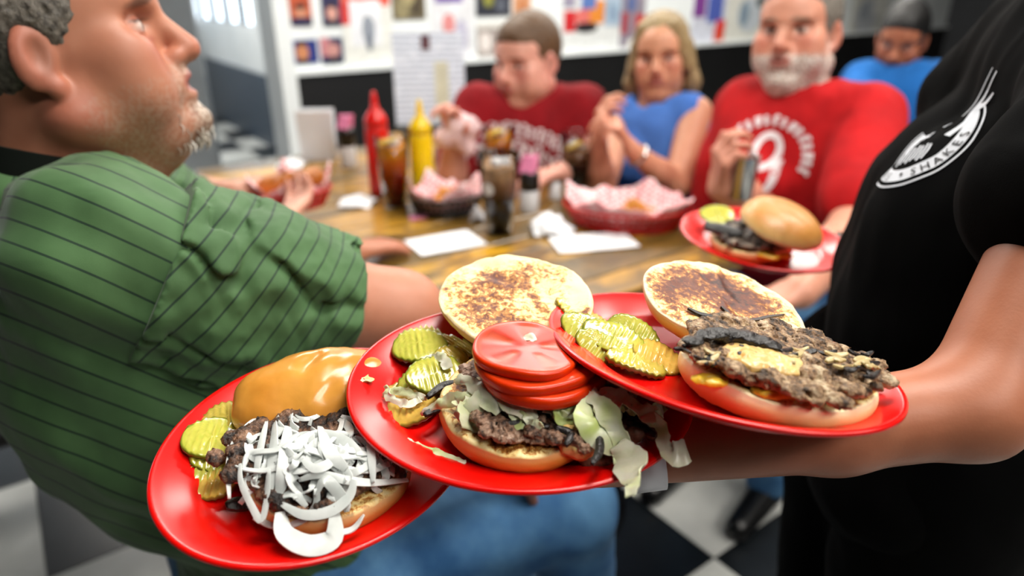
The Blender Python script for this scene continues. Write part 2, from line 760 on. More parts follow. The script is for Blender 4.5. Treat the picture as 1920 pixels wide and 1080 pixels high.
def chair(name, label, loc, ang, m_seat, m_leg, w=0.42, d=0.42, seat=0.46, back=0.9, group=None):
    e = thing(name, label, 'chair', loc, rotz(ang), group)
    v, f = box(0, 0, seat - 0.025, d / 2, w / 2, 0.025, 0.012)
    mesh_obj('seat', v, f, m_seat, e, False)
    for sx in (-1, 1):
        for sy in (-1, 1):
            p = [(sx * d * 0.40, sy * w * 0.42, seat - 0.05), (sx * d * 0.49, sy * w * 0.47, 0.0)]
            v, f = tube(p, 0.0125, 10)
            mesh_obj('leg', v, f, m_leg, e)
    for sy in (-1, 1):
        p = spline([(-d * 0.44, sy * w * 0.45, seat - 0.03), (-d * 0.5, sy * w * 0.46, seat + 0.2), (-d * 0.62, sy * w * 0.45, back - 0.02)], 8)
        v, f = tube(p, 0.0125, 10)
        mesh_obj('back_post', v, f, m_leg, e)
    n = 9
    V, F = [], []
    for side in (0, 1):
        for i in range(n):
            t = -1 + 2 * i / (n - 1)
            bow = -0.03 * (1 - t * t)
            for z in (back - 0.22, back - 0.2, back - 0.02, back):
                thick = 0.012 if z in (back - 0.2, back - 0.02) else 0.006
                lean = -d * 0.5 - (z - seat - 0.2) * 0.22
                V.append((lean + bow + (thick if side else -thick), t * w * 0.48, z))
    for i in range(n - 1):
        for k in range(3):
            a = i * 4 + k
            F.append((a, a + 1, a + 5, a + 4))
            b = n * 4 + a
            F.append((b, b + 4, b + 5, b + 1))
    for i in range(n - 1):
        for k in (0, 3):
            a, b = i * 4 + k, n * 4 + i * 4 + k
            F.append((a, a + 4, b + 4, b) if k == 0 else (a, b, b + 4, a + 4))
    for i in (0, n - 1):
        for k in range(3):
            a, b = i * 4 + k, n * 4 + i * 4 + k
            F.append((a, b, b + 1, a + 1) if i == 0 else (a, a + 1, b + 1, b))
    mesh_obj('backrest', V, F, m_seat, e)
    return e


m_vinyl_red = mat('red_vinyl', '#5a0a0c', 0.4, '#460709', 12)
m_vinyl_blk = mat('black_vinyl', '#08080a', 0.4, '#0d0d10', 12)
pc = Z(398, 318, 0.72)
chair('chair', 'dark red chair seen past the chin of the man in green', (pc[0] * 1.15, pc[1] * 1.15, 0.002), 0.2, m_vinyl_red, m_blackmetal, back=0.80)

# ------------------------------------------------------------------ posters and photographs on the wall
m_paper = mat('poster_paper', '#dcdcd6', 0.6, '#cfd0ca', 6)
_pm = {}


def pmat(h):
    if h not in _pm:
        c = lin4(h)
        _pm[h] = mat('print_' + h.strip('#'), c, 0.45, tuple(min(1, v * 0.72 + 0.01) for v in c[:3]), 22.0)
    return _pm[h]


def wall_uv(x, y):
    d = ray(x, y)
    t = (PB - C_ @ EY) / (d @ EY)
    p = C_ + d * t
    return p @ EX, p[2]


def poster(name, label, cat, x0, y0, x1, y1, back, patches, top=0.14, group=None):
    """flat sheet hung on the wall; patches = (u0, v0, u1, v1, colour[, round]) in fractions of the sheet"""
    a0, z0 = wall_uv(x0, y1)
    a1, z1b = wall_uv(x1, y1)
    z0 = (z0 + z1b) / 2
    z1 = (wall_uv(x0, y0)[1] + wall_uv(x1, y0)[1]) / 2
    if y0 <= 0:
        z1 += top
    wd_, hg = a1 - a0, z1 - z0
    e = thing(name, label, cat, rm((a0 + a1) / 2, PB, z0), RROOM, group)
    v, f = box(0, -0.003, hg / 2, wd_ / 2, 0.003, hg / 2)
    mesh_obj('sheet', v, f, pmat(back), e, False)
    for k, p in enumerate(patches):
        u0, v0, u1, v1, c = p[:5]
        cx, cz = (u0 + u1 - 1) / 2 * wd_, (v0 + v1) / 2 * hg
        rx, rz = abs(u1 - u0) / 2 * wd_, abs(v1 - v0) / 2 * hg
        yy = -0.0066 - 0.0004 * k
        if len(p) > 5:
            n = 20
            V = [(cx + rx * math.cos(2 * PI * i / n), yy, cz + rz * math.sin(2 * PI * i / n)) for i in range(n)]
            V += [(q[0], yy + 0.0008, q[2]) for q in V]
            F = [tuple(range(n))] + [(i, (i + 1) % n, n + (i + 1) % n, n + i) for i in range(n)]
            V, F = np.array(V), F
        else:
            V, F = box(cx, yy + 0.0004, cz, rx, 0.0005, rz)
        mesh_obj('print_patch', V, F, pmat(c), e, False)
    return e


SK = '#c98a6c'
poster('portrait_photo', 'portrait photo with orange-red backdrop, top left of the wall', 'photo', 546, 0, 586, 48, '#b8502e',
       [(0, 0, 1, .22, '#1c1a3c'), (.2, .22, .8, .5, SK, 1), (.25, .45, .75, .62, '#3a2218', 1), (.1, .0, .9, .2, '#20204a', 1)], .05)
poster('portrait_photo', 'portrait photo with navy backdrop beside the orange one', 'photo', 606, 0, 641, 48, '#26264e',
       [(.2, .15, .8, .55, '#d09a8c', 1), (.3, .5, .7, .62, '#402a22', 1), (.1, 0, .9, .15, '#17172e', 1)], .05)
poster('portrait_photo', 'portrait photo with bright blue right side above black wainscot', 'photo', 554, 74, 598, 119, '#1f2f7c',
       [(.05, .1, .6, .85, '#c78358', 1), (.05, 0, .6, .2, '#2a2018', 1), (.1, .75, .55, .98, '#3c2418', 1)])
poster('portrait_photo', 'pinkish portrait photo with navy edge above black wainscot', 'photo', 604, 70, 645, 119, '#23224f',
       [(0, .3, .4, 1, '#c77f86'), (.25, .25, .85, .8, '#c48d86', 1), (.2, 0, .95, .25, '#141428', 1)])
poster('poster', 'white poster with grey figure and red top beside the portraits', 'poster', 650, 0, 742, 131, '#e2e3de',
       [(0, .72, .95, 1, '#d8503c'), (-.02, .52, .2, .75, '#cc3a34'), (.14, .28, .75, .78, '#e8eaf0'), (.36, .3, .62, .62, '#8f96a2', 1), (.42, .22, .56, .4, '#6f7784', 1), (.2, .85, .8, 1, '#e07a58')], .1)
poster('photo_print', 'dark olive photo print above the menu holder', 'photo', 735, 0, 798, 36, '#6a6048', [(.1, 0, .5, .6, '#8f8562', 1), (.55, .1, .9, .8, '#4a4030', 1), (.3, .4, .7, 1, '#a89c72', 1)], .08)
poster('poster', 'white poster with purple header and pink figure behind menu holder', 'poster', 812, 0, 888, 120, '#dcdde2',
       [(.1, .82, .75, 1, '#6a4f9e'), (.25, .4, .55, .68, '#d98a8a', 1), (.55, .15, .85, .6, '#b9b6cc', 1), (.1, .05, .5, .35, '#c9c6d8', 1)], .06)
poster('photo_print', 'dark photo print with yellow spot left of young man\'s head', 'photo', 892, 0, 957, 30, '#2a2c38', [(.2, .3, .5, .8, '#8a8a3c', 1), (.55, .1, .85, .6, '#575c68', 1)], .08)
poster('photo_print', 'narrow tan print above the young man\'s hair', 'photo', 962, 0, 994, 34, '#d29a72', [(.2, .1, .8, .6, '#c07c52', 1)], .08)
poster('photo_print', 'beige crowd photo print just left of young man\'s face', 'photo', 895, 42, 968, 112, '#a79c98', [(.05, .25, .35, .75, '#e4dcd8', 1), (.4, .1, .7, .6, '#8d7f7a', 1), (.65, .3, .95, .8, '#bdb0ab', 1), (0, .85, 1, 1, '#d4d2cc')])
poster('poster', 'white collage poster with red and orange figures beside the young man', 'poster', 1052, 0, 1158, 104, '#dfe2e2',
       [(.02, .38, .22, .7, '#c8232a'), (.2, .45, .62, .75, '#d9706a', 1), (.45, .5, .7, .85, '#e08a32'), (.2, .36, .6, .52, '#241a20', 1), (.3, .72, .55, .95, '#5a78b8'), (.0, .75, .2, 1, '#9a94aa'), (.7, .45, 1, .95, '#a9bccf'), (.75, .5, .95, .8, '#8aa0b8', 1)], .06)
poster('photo_print', 'purple-grey print with red edge left of the woman\'s head', 'photo', 1160, 0, 1203, 96, '#8d8492', [(0, .3, .3, .65, '#a33c48'), (.6, .2, 1, .62, '#c03a3a'), (.2, .65, .6, .95, '#5c6a9a', 1), (.3, .0, .7, .22, '#e0ded8', 1)], .06)
poster('banner', 'purple, blue and orange-red banner behind the woman\'s hair', 'banner', 1286, 0, 1348, 150, '#cfd2e0',
       [(.0, .72, .35, 1, '#7a3a8c'), (.4, .66, .85, 1, '#4a5cae'), (.66, .1, .95, .6, '#d8482a'), (.0, .3, .6, .62, '#d8dcea', 1), (.1, .05, .6, .3, '#c4c8d4', 1), (.7, .55, .95, .68, '#e02418')], .06)
poster('poster', 'cream poster with blue-grey figure between woman and bearded man', 'poster', 1352, 0, 1422, 92, '#dcdcd4', [(.3, .3, .95, .9, '#c2cad2', 1), (.35, .4, .6, .85, '#8195a6', 1), (.75, .72, 1, .95, '#565e62', 1)], .06)
poster('poster', 'pale poster left of the man in the blue shirt', 'poster', 1585, 0, 1648, 88, '#c6c6be', [(.1, .25, .75, .9, '#b4b8be', 1), (.2, .5, .5, .85, '#99a0a8', 1), (.6, .6, 1, 1, '#d6d6d0')], .06)

# ================================================================== TABLE
NR = V3(0.62, 1.56, 0)
TABZ = 0.75
TW, TL = 0.95, 1.6
tcen = NR - EX * TW / 2 + EY * TL / 2
tabrot = RROOM
m_plank = []
for i, (c, c2) in enumerate([('#a87814', '#6e4c14'), ('#86601c', '#4c3414'), ('#cc9618', '#8a6014'), ('#5e4420', '#36260e'), ('#ae8020', '#5c3e12')]):
    q = NT('plank_%d' % i)
    mp = q.n('ShaderNodeMapping')
    mp.inputs['Scale'].default_value = (2.6, 7.0, 7.0)
    mp.inputs['Location'].default_value = (i * 3.1, i * 1.7, 0)
    q.l(q.obj(), mp.inputs[0])
    f1 = q.noise(2.2, 6, 0.6, mp.outputs[0], 1.2)
    f2 = q.noise(14.0, 3, 0.5, mp.outputs[0])
    b1 = q.ramp(f1, [(0.36, lin('#2c1d0e')), (0.48, lin(c2)), (0.60, lin(c))])
    q.base(q.mix(q.math('MULTIPLY', f2, 0.22), b1, lin('#c9a23c')))
    q.set(rough=0.32, coat=0.4, coatr=0.15)
    m_plank.append(q.m)
table = thing('dining_table', 'long wooden plank table covered with baskets, glasses and bottles', 'table', (tcen[0], tcen[1], 0.0), tabrot)
rr = random.Random(4)
y = -TL / 2
k = 0
while y < TL / 2 - 0.02:
    wd_ = min(rr.uniform(0.085, 0.135), TL / 2 - y)
    v, f = box(0, y + wd_ / 2, TABZ - 0.02, TW / 2, wd_ / 2 - 0.0012, 0.02, 0.003)
    mesh_obj('plank', v, f, m_plank[(k * 2 + rr.randrange(2)) % 5], table, False)
    y += wd_
    k += 1
v, f = join([box(0, 0, TABZ - 0.07, TW / 2 - 0.06, 0.03, 0.029), box(0, 0.5, TABZ - 0.07, TW / 2 - 0.06, 0.03, 0.029), box(0, -0.5, TABZ - 0.07, TW / 2 - 0.06, 0.03, 0.029)])
mesh_obj('apron', v, f, m_blackmetal, table, False)
for yy in (-0.5, 0.5):
    v, f = lathe([(0, 0.004), (0.26, 0.004), (0.26, 0.014), (0.05, 0.03), (0.04, 0.06), (0.04, TABZ - 0.1), (0.0, TABZ - 0.1)], 32)
    v[:, 1] += yy
    mesh_obj('pedestal', v, f, m_blackmetal, table)

# ------------------------------------------------------------------ table things
m_ket = mat('ketchup_plastic', '#e01006', 0.3, '#cf0d05', 10, sss=0.1)
m_mus = mat('mustard_plastic', '#f0cd06', 0.3, '#e6c000', 10, sss=0.1)
m_drinkglass = NT('tumbler_plastic')
m_drinkglass.base((0.97, 0.97, 0.97))
m_drinkglass.set(rough=0.04, trans=1.0, ior=1.2)
m_drinkglass = m_drinkglass.m


def liquid(name, c, r=0.05):
    q = NT(name)
    f = q.noise(30)
    q.base(q.mix(f, lin4(c), tuple(v * 0.8 for v in lin(c)) + (1,)))
    q.set(rough=r, trans=0.35, ior=1.33)
    return q.m


m_tea = NT('iced_tea')
tsep = m_tea.n('ShaderNodeSeparateXYZ')
m_tea.l(m_tea.obj(), tsep.inputs[0])
m_tea.base(m_tea.ramp(m_tea.math('MULTIPLY', tsep.outputs[2], 6.0), [(0.10, lin('#4a0703')), (0.55, lin('#7a1804')), (0.80, lin('#b85a10')), (0.9, lin('#c8801c'))]))
m_tea.set(rough=0.08, trans=0.25, ior=1.33)
m_tea = m_tea.m
m_cola = NT('cola')
csep = m_cola.n('ShaderNodeSeparateXYZ')
m_cola.l(m_cola.obj(), csep.inputs[0])
m_cola.base(m_cola.ramp(m_cola.math('MULTIPLY', csep.outputs[2], 6.0), [(0.30, lin('#060302')), (0.55, lin('#1c0c06')), (0.78, lin('#6b4a30')), (0.9, lin('#8a6a4c'))]))
m_cola.set(rough=0.08, trans=0.0, ior=1.33)
m_cola = m_cola.m
m_ice = NT('ice')
m_ice.base((0.92, 0.93, 0.95))
m_ice.set(rough=0.15, trans=0.6, ior=1.25)
m_ice = m_ice.m
m_lemon = mat('lemon', '#e8c21e', 0.4, '#f0dc70', 80)
m_napkin = mat('napkin_paper', '#eeeff2', 0.8, '#e2e4ea', 30, 0.2, 120)
m_pink = mat('pink_packet', '#e58ab0', 0.5, '#d87aa2', 30)
m_blackpl = mat('black_plastic', '#0a0a0b', 0.3)
m_whitepl = mat('white_plastic', '#d9dadc', 0.4)


def squeeze_bottle(label, base, m, h=0.245, r=0.034):
    e = thing('squeeze_bottle', label, 'bottle', base)
    k = h / 0.24
    v, f = lathe([(0, 0.0), (r * .93, 0.0), (r, 0.004), (r, 0.03), (r * .985, 0.05), (r, 0.07), (r, 0.145 * k), (r * .96, 0.158 * k), (r * .9, 0.162 * k), (0, 0.162 * k)], 40)
    mesh_obj('bottle_body', v, f, m, e)
    v, f = lathe([(0, 0.162 * k), (r * .98, 0.1625 * k), (r * .98, 0.174 * k), (r * .9, 0.182 * k), (r * .55, 0.196 * k), (r * .34, 0.203 * k), (r * .27, 0.222 * k), (r * .17, 0.238 * k), (r * .12, 0.24 * k), (0, 0.24 * k)], 40)
    mesh_obj('nozzle_cap', v, f, m, e)
    return e


squeeze_bottle('red ketchup squeeze bottle with pointed nozzle', V3(*Z(715, 362, TABZ)[:2], TABZ), m_ket, 0.30, 0.034)
squeeze_bottle('yellow mustard squeeze bottle with pointed nozzle', V3(*Z(795, 372, TABZ)[:2], TABZ), m_mus, 0.285, 0.033)


def tumbler(label, base, m_liq, h=0.175, r0=0.033, r1=0.045, fill=0.8, lemon=False, logo=False, seed=0):
    e = thing('drinking_glass', label, 'glass', base)
    R = lambda z: r0 + (r1 - r0) * z / h
    v, f = lathe([(0, 0), (r0, 0), (R(h * .5), h * .5), (R(h), h), (R(h) - 0.001, h + 0.0012), (R(h) - 0.0022, h), (R(h * .5) - 0.0022, h * .5), (r0 - 0.0022, 0.005), (0, 0.005)], 40)
    mesh_obj('tumbler', v, f, m_drinkglass, e)
    hl = h * fill
    v, f = lathe([(0, 0.0055), (R(0.0055) - 0.0030, 0.0055), (R(hl) - 0.0030, hl), (R(hl) - 0.005, hl + 0.0006), (0, hl)], 40)
    mesh_obj('drink', v, f, m_liq, e)
    q = random.Random(seed)
    for i in range(5):
        a = q.uniform(0, 6.28)
        rr_ = q.uniform(0.008, 0.021)
        v, f = box(0, 0, 0, 0.010, 0.009, 0.008, 0.002)
        Rm = rotz(q.uniform(0, 3)) @ rotx(q.uniform(-.5, .5))
        v = v @ Rm.T + V3(rr_ * math.cos(a), rr_ * math.sin(a), hl + q.uniform(-0.002, 0.006))
        mesh_obj('ice_cube', v, f, m_ice, e, False)
    if lemon:
        pts = [(0.024 * math.cos(t), 0, 0.024 * math.sin(t)) for t in np.linspace(0, PI, 15)]
        V = [(x, s * 0.004, z) for s in (-1, 1) for x, _, z in pts]
        F = [tuple(range(15))[::-1], tuple(range(15, 30))] + [(i, i + 1, 16 + i, 15 + i) for i in range(14)] + [(14, 0, 15, 29)]
        V = np.array(V) @ (rotx(1.0) @ rotz(0.4)).T + V3(-0.008, -0.012, hl + 0.006)
        mesh_obj('lemon_wedge', V, F, m_lemon, e, False)
    if logo:
        a0 = math.atan2(-base[1], -base[0]) - 0.65
        V, F = [], []
        n = 16
        zc = h * 0.60
        V.append((R(zc) * 1.012 * math.cos(a0), R(zc) * 1.012 * math.sin(a0), zc))
        for rk in (0.5, 1.0):
            for i in range(n):
                t = 2 * PI * i / n
                zz = zc + 0.016 * rk * math.sin(t)
                aa = a0 + 0.016 * rk * math.cos(t) / R(zc)
                V.append(((R(zz) + 0.0005) * math.cos(aa), (R(zz) + 0.0005) * math.sin(aa), zz))
        for i in range(n):
            j = (i + 1) % n
            F.append((0, 1 + i, 1 + j))
            F.append((1 + i, 1 + n + i, 1 + n + j, 1 + j))
        mesh_obj('printed_badge', V, F, m_whitepl, e)
    return e


tumbler('tall glass of red-brown iced tea beside the ketchup bottle', V3(*Z(742, 386, TABZ)[:2], TABZ), m_tea, 0.20, 0.034, 0.047, 0.86, True, seed=1)
tumbler('tall plastic tumbler of dark cola with round white badge, front of table', V3(*Z(936, 436, TABZ)[:2], TABZ), m_cola, 0.205, 0.034, 0.051, 0.84, False, True, seed=2)
tumbler('glass of iced tea with lemon behind the cola tumbler', V3(*Z(935, 352, TABZ)[:2], TABZ), m_tea, 0.19, 0.034, 0.047, 0.84, True, seed=3)
tumbler('glass of dark cola with lemon wedge before the woman', V3(*Z(1078, 365, TABZ)[:2], TABZ), m_cola, 0.185, 0.034, 0.048, 0.75, True, seed=4)


def shaker(label, base, h=0.10, r=0.021, packets=True):
    """sweetener jar: glass body with dark lid and pink packets on top"""
    e = thing('sweetener_caddy', label, 'caddy', base)
    v, f = lathe([(0, 0), (r, 0), (r * 1.05, 0.004), (r * 1.05, h * .5), (r * .95, h * .55), (0, h * .55)], 28)
    mesh_obj('jar', v, f, m_whitepl, e)
    v, f = lathe([(0, h * .55), (r * 1.08, h * .55), (r * 1.08, h * .88), (r * .9, h), (0, h)], 28)
    mesh_obj('dark_rim', v, f, m_blackpl, e)
    if packets:
        for i in range(6):
            v, f = box(0, 0, 0, 0.021, 0.0016, 0.024, 0.001)
            v = v @ (rotz(-0.5 + 0.2 * i) @ rotx(-0.4 + 0.16 * i)).T + V3(0.002 * i - .005, -0.012 + 0.005 * i, h + 0.018)
            mesh_obj('sweetener_packet', v, f, m_pink, e, False)
    return e


shaker('sweetener caddy with pink packets left of the ketchup bottle', V3(*Z(655, 312, TABZ)[:2], TABZ), 0.135, 0.026)
shaker('sweetener caddy with pink packets right of the cola tumbler', V3(*Z(992, 395, TABZ)[:2], TABZ), 0.115, 0.026)

# steel shaker near the far basket
e = thing('salt_shaker', 'small glass salt shaker with steel cap behind the big basket', 'shaker', V3(*Z(1040, 372, TABZ)[:2], TABZ))
v, f = lathe([(0, 0), (0.019, 0), (0.02, 0.004), (0.017, 0.055), (0.0, 0.055)], 24)
mesh_obj('jar', v, f, m_whitepl, e)
v, f = lathe([(0, 0.055), (0.019, 0.055), (0.019, 0.068), (0.012, 0.078), (0, 0.08)], 24)
mesh_obj('steel_cap', v, f, m_chrome, e)

# napkin dispenser / folded white menu card with yellow sticker
b = Z(600, 300, TABZ)
e = thing('menu_card', 'white upright menu card with round yellow sticker', 'card', V3(b[0], b[1], TABZ), rotz(0.1))
v, f = join([(box(0, 0, 0, 0.062, 0.002, 0.09)[0] @ rotx(-0.16).T + V3(0, 0.016, 0.0895), box(0, 0, 0, 1, 1, 1)[1]),
             (box(0, 0, 0, 0.062, 0.002, 0.09)[0] @ rotx(0.16).T + V3(0, -0.016, 0.0895), box(0, 0, 0, 1, 1, 1)[1])])
mesh_obj('card', v, f, mat('card_stock', '#e8ebf0', 0.5, '#d8dde4', 8), e, False)
n = 18
V = [(0.012 + 0.018 * math.cos(2 * PI * i / n), -0.0035 - 0.0, 0.145 + 0.02 * math.sin(2 * PI * i / n)) for i in range(n)]
V = np.array(V)
V[:, 1] = -0.0308 + (V[:, 2]) * 0.1614 - 0.0035
mesh_obj('sticker', V, [tuple(range(n))], mat('yellow_sticker', '#d2d48a', 0.5), e, False)

# tall menu holder with black base in the middle of the far end
b = Z(810, 250, TABZ)
mh = thing('menu_holder', 'tall clear menu stand with printed sheet and black base', 'menu', V3(b[0], b[1], TABZ), rotz(0.12))
m_menu = NT('menu_print')
wv = m_menu.n('ShaderNodeTexWave', wave_type='BANDS', bands_direction='Z')
wv.inputs['Scale'].default_value = 14.0
wv.inputs['Distortion'].default_value = 1.2
wv.inputs['Detail'].default_value = 2.0
m_menu.l(m_menu.obj(), wv.inputs[0])
ns_ = m_menu.noise(18)
fac = m_menu.math('MULTIPLY', m_menu.math('GREATER_THAN', wv.outputs['Fac'], 0.80), m_menu.math('GREATER_THAN', ns_, 0.44))
m_menu.base(m_menu.mix(fac, lin('#dfe8f6'), lin('#a9b6c8')))
m_menu.set(rough=0.25)
m_menu = m_menu.m
v, f = box(0, 0, 0.0, 0.145, 0.003, 0.18)
v = v @ rotx(-0.14).T + V3(0, 0, 0.225)
mesh_obj('menu_sheet', v, f, m_menu, mh, False)
v, f = box(-0.01, -0.004, 0.14, 0.018, 0.0006, 0.028)
v = v @ rotx(-0.14).T + V3(0, 0, 0.225)
mesh_obj('printed_emblem', v, f, pmat('#5a2a34'), mh, False)
v, f = box(0.05, -0.004, -0.05, 0.028, 0.0006, 0.115)
v = v @ rotx(-0.14).T + V3(0, 0, 0.225)
mesh_obj('printed_column', v, f, pmat('#d8d8c0'), mh, False)
v, f = box(0, 0, 0.022, 0.15, 0.05, 0.022, 0.006)
mesh_obj('stand_base', v, f, m_blackpl, mh, False)


# ------------------------------------------------------------------ food baskets
m_basket = mat('red_basket', '#c4160f', 0.35, '#a8100b', 20)
m_dkbasket = mat('black_basket', '#14100f', 0.4, '#0c0908', 20)
m_check = NT('check_paper')
ck = m_check.n('ShaderNodeTexChecker')
ck.inputs['Scale'].default_value = 90.0
ck.inputs['Color1'].default_value = lin4('#f2dfe0')
ck.inputs['Color2'].default_value = lin4('#e58f96')
m_check.l(m_check.obj(), ck.inputs['Vector'])
m_check.base(ck.outputs[0])
m_check.set(rough=0.7)
m_check = m_check.m
m_fry = mat('french_fry', '#d99a2c', 0.45, '#b9741a', 60, 0.3, 300)
m_dog = mat('fried_batter', '#b9690c', 0.4, '#8f4c08', 50, 0.5, 250)


def basket(label, base, a, b, h, yaw, mb, fries=18, seed=0, flare=0.02, fry_mat=None):
    e = thing('food_basket', label, 'basket', base, rotz(yaw))
    q = random.Random(seed)
    n = 44
    rings = [(0.80, 0.0), (0.80, 0.006), (0.86, h * .45), (0.88, h * .5), (0.985, h - 0.004), (1.0, h)]
    parts = []
    for rk, z in ((0.80, 0.004), (0.87, h * .36), (0.93, h * .68), (1.0, h)):
        p = [(a * rk * math.cos(t), b * rk * math.sin(t), z) for t in np.linspace(0, 2 * PI, n)]
        parts.append(tube(p, 0.0042 if z == h else 0.0028, 6, False))
    for i in range(36):
        t = 2 * PI * i / 36
        p = [(a * rk * math.cos(t), b * rk * math.sin(t), z) for rk, z in ((0.80, 0.004), (0.90, h * .5), (1.0, h))]
        parts.append(tube(p, 0.0026, 5))
    parts.append(lathe([(0, 0.0), (1, 0.0), (1, 0.003), (0, 0.003)], 36, a * .8, b * .8))
    v, f = join(parts)
    mesh_obj('woven_shell', v, f, mb, e)
    # paper liner standing over the rim in points
    V, F = [], []
    nr, na = 9, 72
    ph = q.uniform(0, 6)
    for i in range(nr):
        t = i / (nr - 1)
        for j in range(na):
            an = 2 * PI * j / na
            sq = 1.0 / max(abs(math.cos(an * 1.0 + ph)), abs(math.sin(an * 1.0 + ph)))      # square sheet
            rr_ = 0.12 + t * (0.83 + (0.30 * (sq - 1.0)) * t)
            zz = 0.008 + (h + 0.004) * max(0, (t - 0.45) / 0.55) ** 1.3 + flare * (sq - 1.0) * 2.2 * t * t
            wv_ = 0.006 * math.sin(9 * an + ph) * t + 0.004 * math.sin(17 * an + 2 * ph) * t
            V.append((a * rr_ * math.cos(an) * (1 + wv_), b * rr_ * math.sin(an) * (1 + wv_), zz + wv_))
    for i in range(nr - 1):
        for j in range(na):
            k = (j + 1) % na
            F.append((i * na + j, i * na + k, (i + 1) * na + k, (i + 1) * na + j))
    F.append(tuple(range(na))[::-1])
    lp = mesh_obj('paper_liner', V, F, m_check, e)
    md = lp.modifiers.new('thick', 'SOLIDIFY')
    md.thickness = 0.0006
    return e


FRY = None


def fry(base, yaw, label, group, ln, seed):
    q = random.Random(seed)
    p = spline([(-ln / 2, 0, 0), (0, q.uniform(-.006, .006), q.uniform(-.003, .006)), (ln / 2, 0, 0)], 7)
    v, f = tube(p, [0.0032, 0.0042, 0.0043, 0.0045, 0.0043, 0.0042, 0.003], 4)
    o = mesh_obj('french_fry', v, f, m_fry, None, False)
    setm(o, base, rotz(yaw) @ roty(q.uniform(-.5, .5)))
    return tag(o, label, 'french fry', group)


b1 = V3(*Z(592, 372, 0.80)[:2], 0.80)
b1 = V3(-0.565, 1.70, 0.805)
basket('paper-lined basket held by the diner hidden behind the man in green', b1, 0.10, 0.075, 0.045, 0.5, m_basket, seed=1, flare=0.055)
b2 = Z(838, 398, TABZ)
b2 = V3(b2[0], b2[1], TABZ)
basket('dark basket of fries lined with pink paper beside mustard bottle', b2, 0.105, 0.08, 0.052, 0.4, m_dkbasket, seed=5, flare=0.05)
b3 = Z(1170, 428, TABZ)
b3 = V3(b3[0] + 0.01, b3[1] + 0.035, TABZ)
basket('large red woven basket lined with checked paper before the woman', b3, 0.165, 0.115, 0.055, -0.12, m_basket, seed=9, flare=0.03)
q = random.Random(3)
for i in range(20):
    a, r_ = q.uniform(0, 6.28), q.uniform(0, 0.055)
    fry(b2 + V3(r_ * math.cos(a), r_ * .7 * math.sin(a), 0.030 + 0.022 * q.random() + (0.055 - r_) * 0.25), q.uniform(0, 3.1), 'golden french fry in the dark basket by the mustard', 'fries in the dark basket', q.uniform(.05, .075), i)
for i in range(16):
    a, r_ = q.uniform(0, 6.28), q.uniform(0, 0.055)
    fry(b3 + V3(0.02 + r_ * math.cos(a), r_ * .7 * math.sin(a), 0.028 + 0.02 * q.random() + (0.055 - r_) * 0.3), q.uniform(0, 3.1), 'golden french fry in the large red basket', 'fries in the large red basket', q.uniform(.05, .075), 50 + i)
# fried bun-dog held in the first basket
pr = [CAP(b1 + V3(-0.055, -0.01, 0.058), b1 + V3(0.06, 0.02, 0.072), 0.024, 0.024, 0.01)]
V, Q = surf(pr, 0.003, disp=lambda P: 0.0025 * nz(P, 60, 3))
o = mesh_obj('fried_sandwich', V - b1, Q, m_dog)
o.location = b1
tag(o, 'golden brown fried sandwich in the paper-lined held basket', 'sandwich')


# ------------------------------------------------------------------ napkins, packets
def crumple(name, label, cat, c, r, h, m, seed, flat=False, yaw=0.0, ry=None):
    """crumpled paper as a folded sheet"""
    n = 14
    V, F = [], []
    ry = ry or r
    for i in range(n):
        for j in range(n):
            u, w_ = -1 + 2 * i / (n - 1), -1 + 2 * j / (n - 1)
            V.append((u * r, w_ * ry, 0))
    V = np.array(V)
    t = nz(V, 2.2 / r if not flat else 0.8 / r, seed, 2)
    V[:, 2] = 0.0015 + h * (0.5 + 0.5 * np.clip(t, -1, 1)) * (1.0 if flat else np.clip(1.3 - np.hypot(V[:, 0] / r, V[:, 1] / ry), 0.15, 1))
    if not flat:
        V[:, :2] += 0.22 * r * np.stack([nz(V, 1.5 / r, seed + 1, 2), nz(V, 1.5 / r, seed + 2, 2)], 1)
    for i in range(n - 1):
        for j in range(n - 1):
            F.append((i * n + j, (i + 1) * n + j, (i + 1) * n + j + 1, i * n + j + 1))
    o = mesh_obj(name, V, F, m, None, not flat)
    md = o.modifiers.new('thick', 'SOLIDIFY')
    md.thickness = 0.0008
    setm(o, (c[0], c[1], TABZ), rotz(yaw))
    return tag(o, label, cat)


crumple('napkin', 'flat white paper napkin under the fingertips at table front', 'napkin', Z(835, 456, TABZ), 0.085, 0.004, m_napkin, 3, True, 0.5, 0.06)
crumple('napkin', 'flat white paper napkin in front of the large red basket', 'napkin', Z(1112, 456, TABZ), 0.10, 0.006, m_napkin, 5, True, 0.2, 0.055)
crumple('napkin', 'crumpled white napkin left of the large red basket', 'napkin', Z(1034, 432, TABZ), 0.055, 0.065, m_napkin, 8)
crumple('napkin', 'crumpled white napkin right of the held basket', 'napkin', Z(672, 382, TABZ), 0.05, 0.03, m_napkin, 12)
crumple('napkin', 'small crumpled napkin left of the cola tumbler', 'napkin', Z(898, 412, TABZ), 0.026, 0.05, m_napkin, 15)
crumple('napkin', 'crumpled white napkin by the far end, left of menu card', 'napkin', Z(545, 312, TABZ), 0.045, 0.045, m_napkin, 18)
for (x, y_), lb in (((786, 408), 'pink sweetener packet lying before the dark basket'),):
    p = Z(x, y_, TABZ + 0.002)
    v, f = box(0, 0, 0, 0.026, 0.015, 0.0022, 0.001)
    o = mesh_obj('sweetener_packet', v, f, m_pink, None, False)
    setm(o, (p[0], p[1], TABZ + 0.0024), rotz(0.3))
    tag(o, lb, 'packet')

